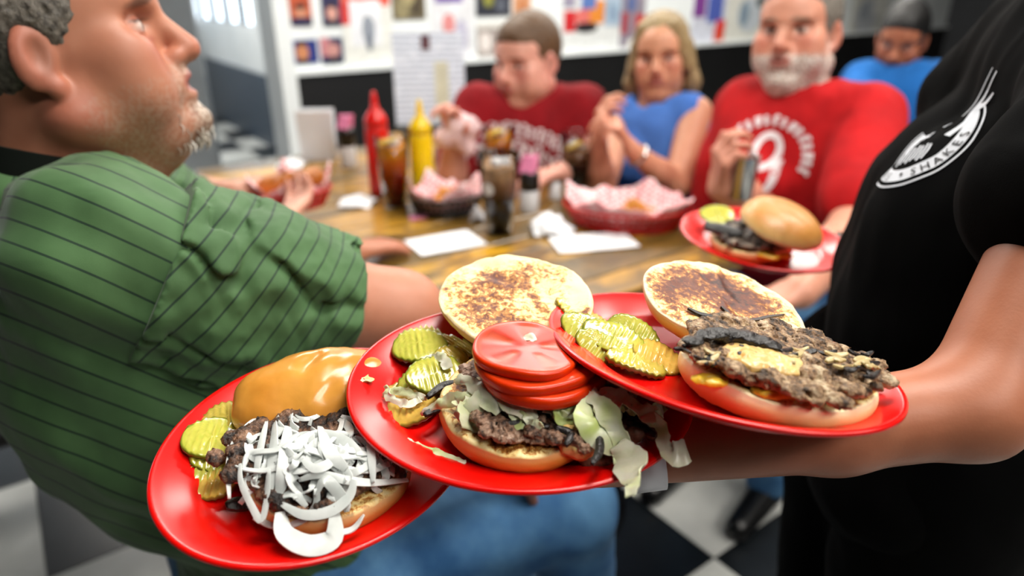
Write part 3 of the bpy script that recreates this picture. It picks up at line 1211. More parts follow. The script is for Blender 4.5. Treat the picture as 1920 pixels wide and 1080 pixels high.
# ================================================================== PEOPLE
m_skin = NT('skin')
_a = m_skin.attr('tint').outputs['Color']
_d = m_skin.ramp(m_skin.noise(45.0), [(0.3, (0.90, 0.86, 0.84)), (0.7, (1, 1, 1))])
m_skin.base(m_skin.mix(1.0, _a, _d, 'MULTIPLY'))
m_skin.set(rough=0.46, sss=0.12, sssr=0.012, spec=0.4)
m_skin.b.inputs['Subsurface Radius'].default_value = (1.0, 0.35, 0.2)
m_skin.bump(m_skin.noise(420.0), 0.12, 0.0008)
m_skin = m_skin.m
m_hair = tint_mat('hair', 0.5, 90.0, 0.45, 0.6, 500.0, 0.002)


def cloth(name, c, c2=None, rough=0.85, bump=0.25, spec=0.25):
    q = mat(name, c, rough, c2, 14.0, bump, 900.0, spec=spec)
    return q


m_denim = NT('denim')
_f = m_denim.noise(9.0)
_w = m_denim.noise(500.0, 2)
m_denim.base(m_denim.mix(_w, m_denim.ramp(_f, [(0.35, lin('#1c4a78')), (0.62, lin('#6a9cc2'))]), lin('#2c6296')))
m_denim.set(rough=0.85)
m_denim.bump(_w, 0.3, 0.0008)
m_denim = m_denim.m


def ypr(yaw, pit, roll):
    return rotz(yaw) @ roty(pit) @ rotx(roll)


class Head:
    def __init__(self, O, yaw, pit, roll, s=1.0):
        self.O = np.asarray(O, float)
        self.R = ypr(yaw, pit, roll)
        self.s = s

    def p(self, x, y, z):
        return self.O + self.s * (self.R @ np.array([x, y, z], float))

    def loc(self, V):
        return ((V - self.O) @ self.R) / self.s

    def e(self, c, r, k=0.012, op=0, R=None):
        RR = self.R if R is None else self.R @ R
        return ELL(self.p(*c), np.asarray(r, float) * np.ones(3) * self.s, RR, k * self.s, op)

    def c(self, a, b, ra, rb=None, k=0.012, op=0):
        return CAP(self.p(*a), self.p(*b), ra * self.s, (ra if rb is None else rb) * self.s, k * self.s, op)

    def prims(self, fat=1.0, mouth=0.0, chin=0.0):
        P = [self.e((-.014, 0, .036), (.098, .077, .088), .02),
             self.e((.028, 0, -.040), (.060, .063 * fat, .078), .03),
             self.e((.050, 0, .040), (.050, .060, .050), .03)]
        for s in (-1, 1):
            P += [self.c((-.008, s * .056 * fat, -.062), (.058, s * .022, -.101), .018 * fat, .017, .03),
                  self.c((.076, s * .040, .024), (.089, s * .008, .020), .011, .011, .016),
                  self.e((.058, s * .046 * fat, -.022), (.026, .022, .024), .022),
                  self.e((.056, s * .040 * fat, -.058), (.028, .024 * fat, .030), .025)]
        P += [self.e((.072 + chin, 0, -.103), (.022, .024, .018), .02)]
        for s in (-1, 1):       # eye sockets then lids
            P += [self.e((.093, s * .040, .002), (.027, .023, .0135), .010, 1)]
            P += [self.e((.0690, s * .033, .0), (.0150, .0170, .0130), .004)]
        P += [self.e((.076, 0, -.006), (.020, .015, .034), .006), self.c((.090, 0, .012), (.112, 0, -.030), .0085, .0125, .010),
              self.e((.108, 0, -.034), (.0135, .0125, .0105), .008)]
        for s in (-1, 1):
            P += [self.e((.097, s * .0135, -.036), (.011, .0075, .0085), .007)]
        # lips
        P += [self.e((.082, 0, -.062), (.020, .030, .022), .016)]
        P += [self.e((.0955, 0, -.0575 + mouth * .2), (.0085, .021, .0055), .005), self.e((.093, 0, -.0690 - mouth), (.0090, .019, .0065), .005)]
        if mouth > 0:
            P += [self.e((.100, 0, -.0635 - mouth * .4), (.016, .018, .0022 + mouth * .45), .003, 1)]
        else:
            P += [self.e((.104, 0, -.0632), (.012, .021, .0012), .003, 1)]
        # ears
        Re = rotz(0.35)
        for s in (-1, 1):
            Rr = rotz(-s * 0.45) @ roty(0.2)
            P += [self.e((-.012, s * .080, -.004), (.018, .0080, .030), .008, 0, Rr),
                  self.e((-.005, s * .079, -.032), (.009, .0065, .010), .006, 0, Rr),
                  self.e((-.003, s * .0880, -.001), (.0105, .0090, .0185), .003, 1, Rr)]
        return P

    def paint(self, V, T, skin, lip, brow, flush=None, beard=None):
        """pigment on the head's share of the vertices"""
        q = self.loc(V)
        near = (np.abs(q) < np.array([.16, .12, .15])).all(1) & (q[:, 2] > -.14)
        x, y, z = q.T

        def put(m, c, a=1.0):
            m = np.clip(m, 0, 1) * near * a
            T[:] = T * (1 - m[:, None]) + np.asarray(c) * m[:, None]
        n1 = nz(q, 800, 5, 2)
        if flush is not None:
            put(np.exp(-(((np.abs(y) - .046) / .022) ** 2 + ((z + .025) / .022) ** 2)) * (x > .02), flush, .6)
            put(np.exp(-((y / .014) ** 2 + ((z + .034) / .014) ** 2)) * (x > .09), flush, .5)
            put(np.exp(-((np.abs(y) - .085) / .012) ** 2) * (np.abs(x + .01) < .03), flush, .5)
        if beard is not None:
            f, c1, c2 = beard
            m = f(x, y, z)
            cc = np.where((n1 > 0)[:, None], np.asarray(c1), np.asarray(c2))
            mm = np.clip(m + 0.22 * n1 * (m > 0.02), 0, 1) * near
            T[:] = T * (1 - mm[:, None]) + cc * mm[:, None]
        put(1.4 - ((y / .024) ** 2 + ((z + .0635) / .0125) ** 2) ** 2, lip, (x > .078) * .85)
        put(1.5 - (((np.abs(y) - .034) / .019) ** 2 + ((z - .021 - (.034 - np.abs(y)) * .12) / .0052) ** 2), brow, (x > .05) * .75)
        put(1.8 - (((np.abs(y) - .033) / .0125) ** 2 + ((z + .001) / .0046) ** 2), lin('#cdbdb4'), (x > .045) * .8)
        put(1.8 - (((np.abs(y) - .032) / .0052) ** 2 + ((z + .0005) / .0050) ** 2), lin('#20140f'), (x > .045) * .95)
        put(1.6 - (((np.abs(y) - .033) / .0150) ** 2 + ((z - .0048) / .0020) ** 2), lin('#1c120e'), (x > .045) * .9)
        put(1.4 - (((np.abs(y) - .032) / .017) ** 2 + ((z + .014) / .004) ** 2), np.asarray(lip) * .8 + np.asarray(skin) * .1, (x > .045) * .5)
        put(1.3 - (((np.abs(y) - .032) / .017) ** 2 + ((z - .008) / .0035) ** 2), np.asarray(lip), (x > .045) * .35)
        put(1.3 - ((np.abs(np.abs(y) - .083) / .012) ** 2 + ((x + .002) / .012) ** 2 + ((z + .002) / .021) ** 2), np.asarray(skin) * .5, .55)  # ear hollow: shade painted into the skin colour
        return T


def hand_prims(w, d, n, side, curl=(.35, .5, .4), spread=0.10, s=1.0, thumb=0.6, k=0.005):
    """w wrist, d finger direction, n palm-facing direction; side = +1 when the thumb is at cross(n, d)"""
    d = nrm(d)
    n = nrm(np.asarray(n, float) - d * (np.asarray(n, float) @ d))
    t = np.cross(n, d) * side
    P = []
    for i, (off, ln, a0) in enumerate(((.030, (.041, .025, .020), .14), (.010, (.045, .029, .021), .04), (-.010, (.042, .027, .020), -.05), (-.028, (.033, .020, .018), -.16))):
        kn = w + s * (d * (.092 - .006 * abs(i - 1)) + t * off)
        P.append(CAP(w + s * (d * .012 + t * off * .55), kn, .0135 * s, .0105 * s, .016 * s))
        dd = nrm(d + t * a0 * spread * 6)
        ang = 0.0
        p = kn
        for j, l_ in enumerate(ln):
            ang += curl[j] * (1 + 0.12 * i)
            v = dd * math.cos(ang) + n * math.sin(ang)
            q = p + v * l_ * s
            P.append(CAP(p, q, (.0098 - .0012 * j) * s, (.0090 - .0013 * j) * s, k))
            p = q
    p = w + s * (d * .022 + t * .024)
    P.append(CAP(w + s * d * .01, p, .015 * s, .016 * s, .014 * s))
    a = nrm(d * (1 - thumb * .45) + t * thumb + n * .25)
    for l_, r_ in ((.040, .0130), (.032, .0105), (.026, .0088)):
        q = p + a * l_ * s
        P.append(CAP(p, q, r_ * s, (r_ - .0015) * s, k + .002))
        p = q
        a = nrm(a + d * .35 + n * .25)
    return P


def person(label, H, J, b=1.0, skin='#c58d74', lip='#a8605a', brow='#3a2a20', flush=None, beard=None, fat=1.0, mouth=0.0, vox=0.004,
           hands=(), hairf=None, hairc=('#3a2a20', '#241812'), shirt=None, sleeve=0.55, sleeve_r=1.18, pants=None, legs=None, shoes=True, shirtfold=0.004,
           arm_paint=None, svox=None, neck_r=0.056, collar=None, hair_vox=None, bust=None, shirt_mesh=None, loose=0.010, belly=0.0, neckhole=0.075, pvox=None, chin=0.0):
    """one seated or standing figure.  J: joints N,C,B,P,SL,SR,EL,ER,WL,WR"""
    N, C, B, Pv = (np.asarray(J[k], float) for k in ('N', 'C', 'B', 'P'))
    SL, SR = np.asarray(J['SL'], float), np.asarray(J['SR'], float)
    ax = nrm(SR - SL)
    fw = nrm(np.cross(V3(0, 0, 1), ax))       # facing: right x ... up
    if (H.R @ V3(1, 0, 0)) @ fw < 0:
        fw = -fw

    def torso(g=0.0):
        P = [CAP(SL + nrm(SR - SL) * .02, SR - nrm(SR - SL) * .02, .055 * b + g, None, .05),
             CAP(N, N - V3(0, 0, .06), .06 * b + g, .08 * b + g, .06),
             CAP(C - ax * .085 * b, C + ax * .085 * b, .112 * b + g, None, .08),
             CAP((C + B) / 2 - ax * .075 * b, (C + B) / 2 + ax * .075 * b, .115 * b + g, None, .08),
             CAP(B - ax * .07 * b + fw * belly, B + ax * .07 * b + fw * belly, .122 * b + g + belly * .35, None, .08),
             CAP(Pv - ax * .085 * b, Pv + ax * .085 * b, .118 * b + g, None, .08)]
        if bust is not None:
            for c_, r_ in bust:
                P.append(ELL(c_, np.asarray(r_) + g, None, .05))
        return P

    def arms(g=0.0):
        P = []
        for s in 'LR':
            S, E, Wr = (np.asarray(J[k + s], float) for k in 'SEW')
            P += [CAP(S, E, .050 * b + g, .040 * b + g, .03), CAP(E, E * .6 + Wr * .4, .040 * b + g, .038 * b + g, .02), CAP(E * .6 + Wr * .4, Wr, .038 * b + g, .026 * b + g, .015)]
        return P
    hb = H.p(-.030, 0, -.065)
    body = torso(-.022)[:4] + arms() + [CAP(hb, N, neck_r * b ** .5, neck_r * b ** .5 * 1.08, .03)] + H.prims(fat, mouth, chin)
    if fat > 1.05:
        body += [H.c((.035, 0, -.112), (-.01, 0, -.125), .030 * fat, .04 * fat, .03)]
    for hp in hands:
        body += hp
    V, Q = surf(body, vox)
    V = smooth_v(V, Q, 1, 0.4)
    org = V3(Pv[0], Pv[1], 0)
    e = thing('person', label, 'person', org)
    T = np.tile(np.asarray(lin(skin)), (len(V), 1))
    T *= (1 + 0.07 * nz(V, 14, 2, 2))[:, None]
    for s in 'LR':        # redder knuckles, fingers
        wv = np.linalg.norm(V - np.asarray(J['W' + s]), axis=1)
        m = np.clip(1 - np.abs(wv - .11) / .07, 0, 1)[:, None]
        T = T * (1 - .25 * m) + np.asarray(lin(flush or skin)) * .25 * m
    H.paint(V, T, lin(skin), lin(lip), lin(brow), lin(flush) if flush else None, beard)
    mesh_obj('body', V - org, Q, m_skin, e, attrs={'tint': np.clip(T, 0, 1)})
    if hairf is not None:
        pr, dsp = hairf
        V, Q = surf(pr, hair_vox or vox, disp=dsp)
        hn = (0.5 + 0.5 * nz(V, 420, 9, 3))[:, None]
        mesh_obj('hair', V - org, Q, m_hair, e, attrs={'tint': np.asarray(lin(hairc[0])) * hn + np.asarray(lin(hairc[1])) * (1 - hn)})
    if shirt is not None:
        P = torso(loose)
        fold = lambda X: shirtfold * (nz(X * V3(1, 1, .6), 34, 4, 3))
        if sleeve > 0:
            for s in 'LR':
                S, E = np.asarray(J['S' + s], float), np.asarray(J['E' + s], float)
                end = S + (E - S) * sleeve
                P.append(CAP(S, end, .056 * b + loose, .050 * b * sleeve_r + loose, .03))
        nh = [CAP(N + V3(0, 0, .02), N + V3(0, 0, .12), neckhole * b ** .5, neckhole * 1.3, .012, 1)]
        V, Q = surf(P + nh, svox or max(.0060, vox * 1.25), disp=fold)
        mesh_obj('shirt', V - org, Q, shirt, e)
    if legs and pants is not None:
        P = [CAP(Pv - ax * .09 * b, Pv + ax * .09 * b, .125 * b, None, .05)]
        for (hip, kn, an) in legs:
            P += [CAP(hip, kn, .085 * b, .066 * b, .04), CAP(kn, an, .064 * b, .055, .02)]
        V, Q = surf(P, 0.011 if pvox is None else pvox, disp=lambda X: .004 * nz(X, 22, 6, 2))
        mesh_obj('trousers', V - org, Q, pants, e)
        if shoes:
            for (hip, kn, an) in legs:
                f_ = nrm(np.asarray(fw) * V3(1, 1, 0))
                P = [CAP(an + V3(0, 0, -.03), an + f_ * .16 + V3(0, 0, -.055), .042, .034, .02), CAP(an - f_ * .04 + V3(0, 0, -.045), an + V3(0, 0, -.02), .038, .04, .02)]
                V, Q = surf(P, 0.005, cut=lambda X: 0.003 - X[:, 2])
                mesh_obj('shoe', V - org, Q, m_blackpl, e)
    return e


def hair_short(H, top=.012, side=.004, hl=0.0, low=-.02):
    P = [H.e((-.017, 0, .040), (.100 + top * .5, .079 + side, .088 + top), .01),
         H.e((.052, 0, .062), (.045, .055, .040 + top), .02)]
    P += [H.e((.098, 0, -.018 + hl), (.072, .105, .088), .012, 1), H.e((.02, 0, -.085), (.10, .12, .075), .012, 1)]
    for s in (-1, 1):
        P += [H.e((-.008, s * .088, -.006), (.020, .018, .032), .006, 1)]
    return P, (lambda X: .0022 * nz(H.loc(X) * V3(1, 1, .6), 620, 8, 2))


def legs_for(Pv, fw, ax, klen=.44, spread=.12, drop=0.0):
    out = []
    for s in (-1, 1):
        hip = Pv + ax * s * .09
        kn = hip + fw * klen + ax * s * (spread - .09) + V3(0, 0, -drop)
        an = V3(kn[0], kn[1], 0.09) - fw * .05
        out.append((hip, kn, an))
    return out


# ------------------------------------------------------------------ man in the striped green shirt (near left)
m_green = NT('green_stripe')
_s = m_green.attr('stripe').outputs['Fac']
_fr = m_green.math('FRACT', m_green.math('MULTIPLY', _s, 1.0))
_ln = m_green.math('LESS_THAN', m_green.math('ABSOLUTE', m_green.math('SUBTRACT', _fr, 0.5)), 0.055)
_gb = m_green.ramp(m_green.noise(12.0), [(0.3, lin('#365830')), (0.7, lin('#476c3e'))])
m_green.base(m_green.mix(_ln, _gb, lin('#10301c')))
m_green.set(rough=0.75, sheen=0.1)
m_green.bump(m_green.noise(900.0), 0.15, 0.0006)
m_green = m_green.m

Hg = Head((-0.478, 0.765, 1.266), math.radians(23), math.radians(-15), math.radians(-4), 1.05)
gSR, gSL = W(205, 490, .625), V3(-.60, .93, 1.06)
gER = W(748, 592, .77)
gWR = V3(-.03, .80, .745)
gEL, gWL = V3(-.49, 1.19, .90), Z(655, 474, .795)
gN = V3(-.515, .745, 1.085)
gC, gB, gP = V3(-.47, .745, .965), V3(-.40, .770, .80), V3(-.345, .79, .57)


def goat(x, y, z):
    g = np.exp(-((y / .026) ** 4 + ((z + .100) / .020) ** 4)) * (x > .03)
    mo = np.exp(-((y / .030) ** 4 + ((z + .050) / .008) ** 4)) * (x > .07) * .6
    ro = np.exp(-(((np.abs(y) - .032) / .008) ** 2 + ((z + .075) / .026) ** 2)) * (x > .05) * .55
    st = np.clip((-.045 - z) / .03, 0, 1) * np.clip((x + .005) / .03, 0, 1) * .22
    return np.maximum(np.maximum(g, mo), np.maximum(ro, st))


gfw = nrm(V3(.83, .56, 0))
gax = V3(gfw[1], -gfw[0], 0)
glegs = [(V3(-.34, .70, .56), V3(.085, .86, .565), V3(.16, .93, .09)), (V3(-.38, .87, .56), V3(-.06, 1.09, .55), V3(.0, 1.14, .09))]
hand_gl = hand_prims(gWL, Z(805, 438, .765) - gWL, V3(0, 0, -1), -1, (.10, .15, .1), .12, 1.0, .5)
hand_gr = hand_prims(gWR, V3(.06, .08, -.10), V3(-.3, .1, -1), 1, (.3, .3, .3), .1)
pg = person('man with grey goatee in a dark-striped green shirt, seated in profile at left', Hg,
            dict(N=gN, C=gC, B=gB, P=gP, SL=gSL, SR=gSR, EL=gEL, ER=gER, WL=gWL, WR=gWR), 1.22, skin='#b87c62', lip='#9a5450', brow='#4a3a30', flush='#a85a4c',
            beard=(goat, lin('#b9ab9c'), lin('#6e5f52')), fat=1.14, mouth=.007, chin=.012, vox=0.0032, hands=[hand_gl, hand_gr], hairf=hair_short(Hg, .008, .004), hairc=('#8d857a', '#2a2420'),
            legs=glegs, pants=m_denim, neck_r=.062, hair_vox=.003, pvox=.007)
gorg = V3(gP[0], gP[1], 0)
# goatee hairs as short clumps on the chin
gv, gf = [], []
q = random.Random(2)
for i in range(420):
    yy = q.gauss(0, .016)
    zz = -.098 + q.uniform(-.022, .016) - abs(yy) * .15
    a = Hg.p(.090 + q.uniform(-.014, .010) - abs(yy) * .5, yy, zz)
    d = Hg.R @ V3(.35 + q.uniform(-.2, .2), yy * 14 + q.uniform(-.3, .3), -1)
    p = [a, a + nrm(d) * .007, a + nrm(d + Hg.R @ V3(-.5, 0, 0)) * .014]
    v, f = tube(p, [.0010, .0009, .0003], 3, False)
    gv.append(v)
    gf.append([tuple(np.array(t) + i * 9) for t in f])
V = np.concatenate(gv)
gt = np.repeat(np.array([lin(q.choice(['#d9d0c4', '#c4b8a8', '#efe9e0', '#8a7a6a'])) for _ in range(420)]), 9, 0)
mesh_obj('goatee', V - gorg, [t for ff in gf for t in ff], m_hair, pg, attrs={'tint': gt})


def shirt_fold_g(X):
    return .0050 * nz(X * V3(1, 1, .7), 30, 4, 3) + .003 * np.sin(X @ V3(40, 55, 60) + 3 * nz(X, 9, 6, 2)) * np.clip((X[:, 2] - .6) * 3, 0, 1)


bb = 1.22
tp = [CAP(gSL, gSR - nrm(gSR - gSL) * .015, .066 * bb, None, .06), CAP(gN, gSR, .05, .055, .06), CAP(gSR, gSR + nrm(gER - gSR) * .050, .078, .077, .03), CAP(gN, gN - V3(0, 0, .05), .080, .09, .05),
      CAP(gC - gax * .10, gC + gax * .10, .138, None, .06), CAP((gC + gB) / 2 - gax * .10, (gC + gB) / 2 + gax * .10, .148, None, .06),
      CAP(gB - gax * .09 + gfw * .03, gB + gax * .09 + gfw * .03, .152, None, .06), CAP(gP - gax * .09 + V3(0, 0, .03), gP + gax * .09 + V3(0, 0, .03), .148, None, .06),
      CAP(gN + V3(0, 0, .01), gN + V3(0, 0, .12), .078, .11, .012, 1)]
V, Q = surf(tp, .0050, disp=shirt_fold_g)
st = (V @ nrm(V3(.36, .62, .70)) + .006 * nz(V, 9, 3, 1)) / .0185
mesh_obj('shirt', V - gorg, Q, m_green, pg, attrs={'stripe': st})
for nm, S, E, fr, in (('sleeve', gSR, gER, .80), ('sleeve', gSL, gEL, .8)):
    end = S + (E - S) * fr
    dirn = nrm(E - S)
    S0 = S + dirn * .040
    P = [CAP(S0 - dirn * .02, S * .5 + end * .5, .091, .079, .03), CAP(S * .5 + end * .5, end + dirn * .02, .078, .067, .03), ELL(S * .55 + end * .45 + V3(0, 0, -.045), (.07, .07, .055), None, .04)]
    V, Q = surf(P, .0036, disp=lambda X: .0050 * nz(X * V3(1, 1, 1), 38, 12, 3) + .003 * np.sin(X @ V3(70, -20, 75) + 2.5 * nz(X, 18, 5, 2)) + .008 * np.exp(-(np.sin(X @ V3(30, -8, 34) + 1.6 * nz(X, 14, 9, 2)) / .28) ** 2), cut=lambda X: np.maximum((X - end) @ dirn - 0.006 * nz(X, 12, 2, 1), (S0 - X) @ dirn + .15 * (X[:, 2] - S0[2])))
    st = (V @ nrm(V3(.62, .10, -.75)) + .9 * ((V - S) @ dirn) ** 2 + .004 * nz(V, 12, 8, 1)) / .0185
    mesh_obj(nm, V - gorg, Q, m_green, pg, attrs={'stripe': st})
# collar: a folded band round the neck, stand coloured near-black for the shade inside
cu = []
for t in np.linspace(-2.75, 2.75, 40):
    c = gfw * math.cos(t) * .098 + gax * -math.sin(t) * .098
    cu.append(gN + c + V3(0, 0, .048 - .03 * math.cos(t) + .0))
cu = np.array(cu)
nn = np.array([nrm(p - gN - V3(0, 0, (p - gN)[2])) * .85 + V3(0, 0, .55) for p in cu])
v, f = ribbon(cu, .062, .004, nn, .10)
mesh_obj('collar', v - gorg, f, m_green, pg, attrs={'stripe': np.linspace(0, 30, 40).repeat(14)})
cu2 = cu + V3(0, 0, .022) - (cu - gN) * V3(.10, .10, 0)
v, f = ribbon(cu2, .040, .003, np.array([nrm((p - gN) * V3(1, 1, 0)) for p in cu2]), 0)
mesh_obj('collar_stand', v - gorg, f, cloth('shaded_collar', '#0a120c'), pg)

stl = thing('stool', 'black round-seated stool under the man in the green shirt', 'stool', (gP[0] + .02, gP[1] + .01, .003))
v, f = lathe([(0, .40), (.17, .40), (.185, .41), (.185, .43), (.17, .445), (0, .45)], 40)
mesh_obj('seat', v, f, m_vinyl_blk, stl)
for t in (.3, 1.87, 3.44, 5.01):
    v, f = tube([(.13 * math.cos(t), .13 * math.sin(t), .40), (.19 * math.cos(t), .19 * math.sin(t), 0)], .013, 10)
    mesh_obj('leg', v, f, m_blackmetal, stl)
v, f = tube([(.165 * math.cos(t), .165 * math.sin(t), .16) for t in np.linspace(0, 2 * PI, 33)], .008, 8, False)
mesh_obj('foot_ring', v, f, m_blackmetal, stl)

# ------------------------------------------------------------------ hidden neighbour with the basket
Hn = Head((-1.02, 1.72, 1.20), math.radians(36), .25, 0, 1.0)
nWR, nWL = V3(-.515, 1.47, .845), V3(-.69, 1.66, .855)
nP = V3(-1.17, 1.47, .56)
m_ngrey = cloth('pale_grey_shirt', '#b9bdc2', '#a4a9af')
person('diner in a pale grey shirt and blue jeans, mostly hidden behind the man in green', Hn,
       dict(N=V3(-1.06, 1.69, 1.05), C=V3(-1.08, 1.63, .92), B=V3(-1.12, 1.55, .76), P=nP, SL=V3(-1.17, 1.84, 1.03), SR=V3(-.96, 1.52, 1.03), EL=V3(-.97, 1.80, .83), ER=V3(-.77, 1.40, .85), WL=nWL, WR=nWR),
       1.0, skin='#cf9a84', flush='#c07468', vox=.0055, hands=[hand_prims(nWR, V3(.02, .20, .03), V3(-.3, .3, .9), 1, (.25, .4, .4), .1, 1.0, .7), hand_prims(nWL, V3(.10, .06, -.01), V3(.6, -.5, .5), -1, (.35, .5, .4), .1)],
       hairf=hair_short(Hn), shirt=m_ngrey, legs=[(V3(-1.12, 1.40, .55), V3(-.80, 1.62, .55), V3(-.80, 1.62, .09)), (V3(-1.22, 1.55, .55), V3(-.92, 1.80, .55), V3(-.92, 1.80, .09))], pants=m_denim)
chair('chair', 'black metal chair of the hidden diner in pale grey', (nP[0] - .03, nP[1] - .01, .003), 0.62, m_vinyl_blk, m_blackmetal, .44, .42, .43, .82)

# ------------------------------------------------------------------ young man in the dark red shirt
m_maroon = cloth('maroon_tee', '#8c0a16', '#74060f')
m_red = cloth('red_tee', '#b80f14', '#9c0a10')
m_bluetop = cloth('blue_top', '#4f7fd0', '#3f6cbb')
m_blueshirt = cloth('blue_shirt', '#1d66b0', '#155596')
m_print = mat('shirt_print', '#e6dfe2', 0.8, '#cfc4c8', 60)
m_print2 = mat('faded_print', '#c9a6ad', 0.8, '#b88c96', 60)

Hy = Head(W(990, 116, 2.16), math.radians(-132), math.radians(4), math.radians(3), 1.08)
yR, yL = W(893, 205, 2.22), W(1096, 205, 2.24)
yfw = nrm(V3(-.45, -.89, 0))
yN = (yR + yL) / 2 + V3(0, .03, .035)
yC = (yR + yL) / 2 + V3(.01, .03, -.13)
yWR, yWL = W(850, 268, 2.04), W(1058, 322, 2.02)


def stub(x, y, z):
    return np.clip((-.04 - z) / .03, 0, 1) * np.clip((x + .01) / .03, 0, 1) * .35


py_ = person('young man with short brown hair in a dark red shirt, looking down at left', Hy,
             dict(N=yN, C=yC, B=yC + V3(.03, .06, -.18), P=V3(yC[0] + .06, yC[1] + .12, .55), SL=yL, SR=yR, EL=W(1112, 318, 2.2), ER=W(848, 352, 2.18), WL=yWL, WR=yWR), 1.22,
             skin='#d9a08e', lip='#b86a66', brow='#6a4a34', flush='#d07a70', beard=(stub, lin('#9a6a4a'), lin('#c08a6c')), fat=1.16, vox=.0045,
             hands=[hand_prims(yWR, V3(.0, -.03, .10), V3(-.5, -.8, 0), -1, (.5, .6, .5), .1, 1.0, .7), hand_prims(yWL, W(1020, 328, 1.98) - yWL, V3(0, .0, -1), 1, (.3, .4, .4))],
             hairf=hair_short(Hy, .016, .001, -.004), hairc=('#7a5632', '#442c16'), shirt=m_maroon, sleeve=.7,
             legs=legs_for(V3(yC[0] + .06, yC[1] + .12, .52), yfw, V3(-yfw[1], yfw[0], 0)), pants=m_denim)


def project_print(parent, org, V, F, m, origin, right, up, fwd, shirtname='shirt', off=.0015, name='shirt_print'):
    """press flat print onto the shirt: V holds (x, y) in metres on the plane, thrown along fwd onto the cloth"""
    from mathutils.bvhtree import BVHTree
    so = [c for c in parent.children if c.name.split('.')[0] == shirtname][0]
    vv = [Vector(v.co) + Vector(org) for v in so.data.vertices]
    bt = BVHTree.FromPolygons(vv, [tuple(p.vertices) for p in so.data.polygons])
    out = []
    last = None
    for (x, y_) in V:
        o = origin + right * x + up * y_ - fwd * 0.3
        hit = bt.ray_cast(Vector(o), Vector(fwd))
        if hit[0] is not None:
            p = np.array(hit[0]) - np.asarray(fwd) * off
            last = np.linalg.norm(p - o)
        else:
            p = o + fwd * (last or .3)
        out.append(p)
    return mesh_obj(name, np.array(out) - org, F, m, so, False)


def strip2d(path, w):
    """flat 2D band along a path -> verts, quads"""
    P = np.asarray(path, float)
    T = np.gradient(P, axis=0)
    T /= np.linalg.norm(T, axis=1)[:, None] + 1e-9
    Nn = np.stack([-T[:, 1], T[:, 0]], 1)
    w = np.full(len(P), w) if np.isscalar(w) else np.asarray(w)
    V = np.concatenate([P + Nn * w[:, None] / 2, P - Nn * w[:, None] / 2])
    n = len(P)
    F = [(i, n + i, n + i + 1, i + 1) for i in range(n - 1)]
    return V, F


def join2(parts):
    V, F, n = [], [], 0
    for v, f in parts:
        V.append(v)
        F += [tuple(i + n for i in q) for q in f]
        n += len(v)
    return np.concatenate(V), F


yorg = V3(yC[0] + .06, yC[1] + .12, 0)
rgt, upv = nrm(V3(.89, -.45, 0)), V3(0, 0, 1)
q = random.Random(5)
parts = []
for row, (y0, n, hh, wv) in enumerate(((0.0, 13, .035, .30), (-.062, 10, .055, .27))):
    for i in range(n):
        t = -1 + 2 * (i + .5) / n
        x = t * wv / 2
        yy = y0 - .05 * t * t - .02 * t
        w_ = wv / n * .72
        loop = [(x - w_ / 2, yy - hh / 2), (x - w_ / 2, yy + hh / 2), (x + w_ / 2, yy + hh / 2 * q.choice([1, .2])), (x + w_ / 2 * q.choice([1, .1]), yy - hh / 2)]
        parts.append(strip2d(spline(loop, 9), w_ * .34))
v2, f2 = join2(parts)
project_print(py_, yorg, v2, f2, m_print, yC + V3(.01, 0, .085), rgt, upv, -yfw * -1 if False else yfw * -1)
# pink paper cone in his raised hand
pw = yWR + V3(0.01, -.03, .07)
pr = [CAP(pw + V3(-.03, 0, -.05), pw + V3(.035, 0, -.02), .032, .036, .02), CAP(pw + V3(0, 0, .0), pw + V3(.03, 0, -.07), .03, .028, .02)]
V, Q = surf(pr, .004, disp=lambda P: .005 * nz(P, 45, 3))
o = mesh_obj('paper_wrapped_sandwich', V - pw, Q, mat('pink_paper', '#e6cccd', .7, '#d8b6b8', 40))
o.location = pw
tag(o, 'pale pink paper-wrapped sandwich in the young man\'s raised hand', 'sandwich')

# ------------------------------------------------------------------ woman in the blue sleeveless top
Hw = Head(W(1240, 108, 2.12), math.radians(-110), math.radians(-2), math.radians(5), 1.0)
wL, wR = W(1305, 212, 2.06), W(1172, 214, 2.26)
wN = (wL + wR) / 2 + V3(.0, .01, .045)
wC = (wL + wR) / 2 + V3(.01, .02, -.11)
wEL, wER = W(1268, 348, 1.99), W(1128, 352, 2.06)
wWL, wWR = W(1188, 284, 1.90), W(1122, 268, 1.96)
wfw = nrm(V3(-.30, -.95, 0))
hairw = [Hw.e((-.017, 0, .040), (.106, .086, .100), .01)]
for s in (-1, 1):
    hairw += [Hw.c((.0, s * .075, .03), (-.01, s * .092, -.075), .022, .026, .02), Hw.c((-.01, s * .092, -.075), (-.015, s * .098, -.15), .024, .012, .02),
              Hw.c((.055, s * .05, .09), (.035, s * .082, -.03), .016, .014, .02)]
hairw += [Hw.c((-.06, 0, .02), (-.075, 0, -.13), .06, .05, .03), Hw.e((.098, 0, -.030), (.070, .066, .098), .010, 1)]
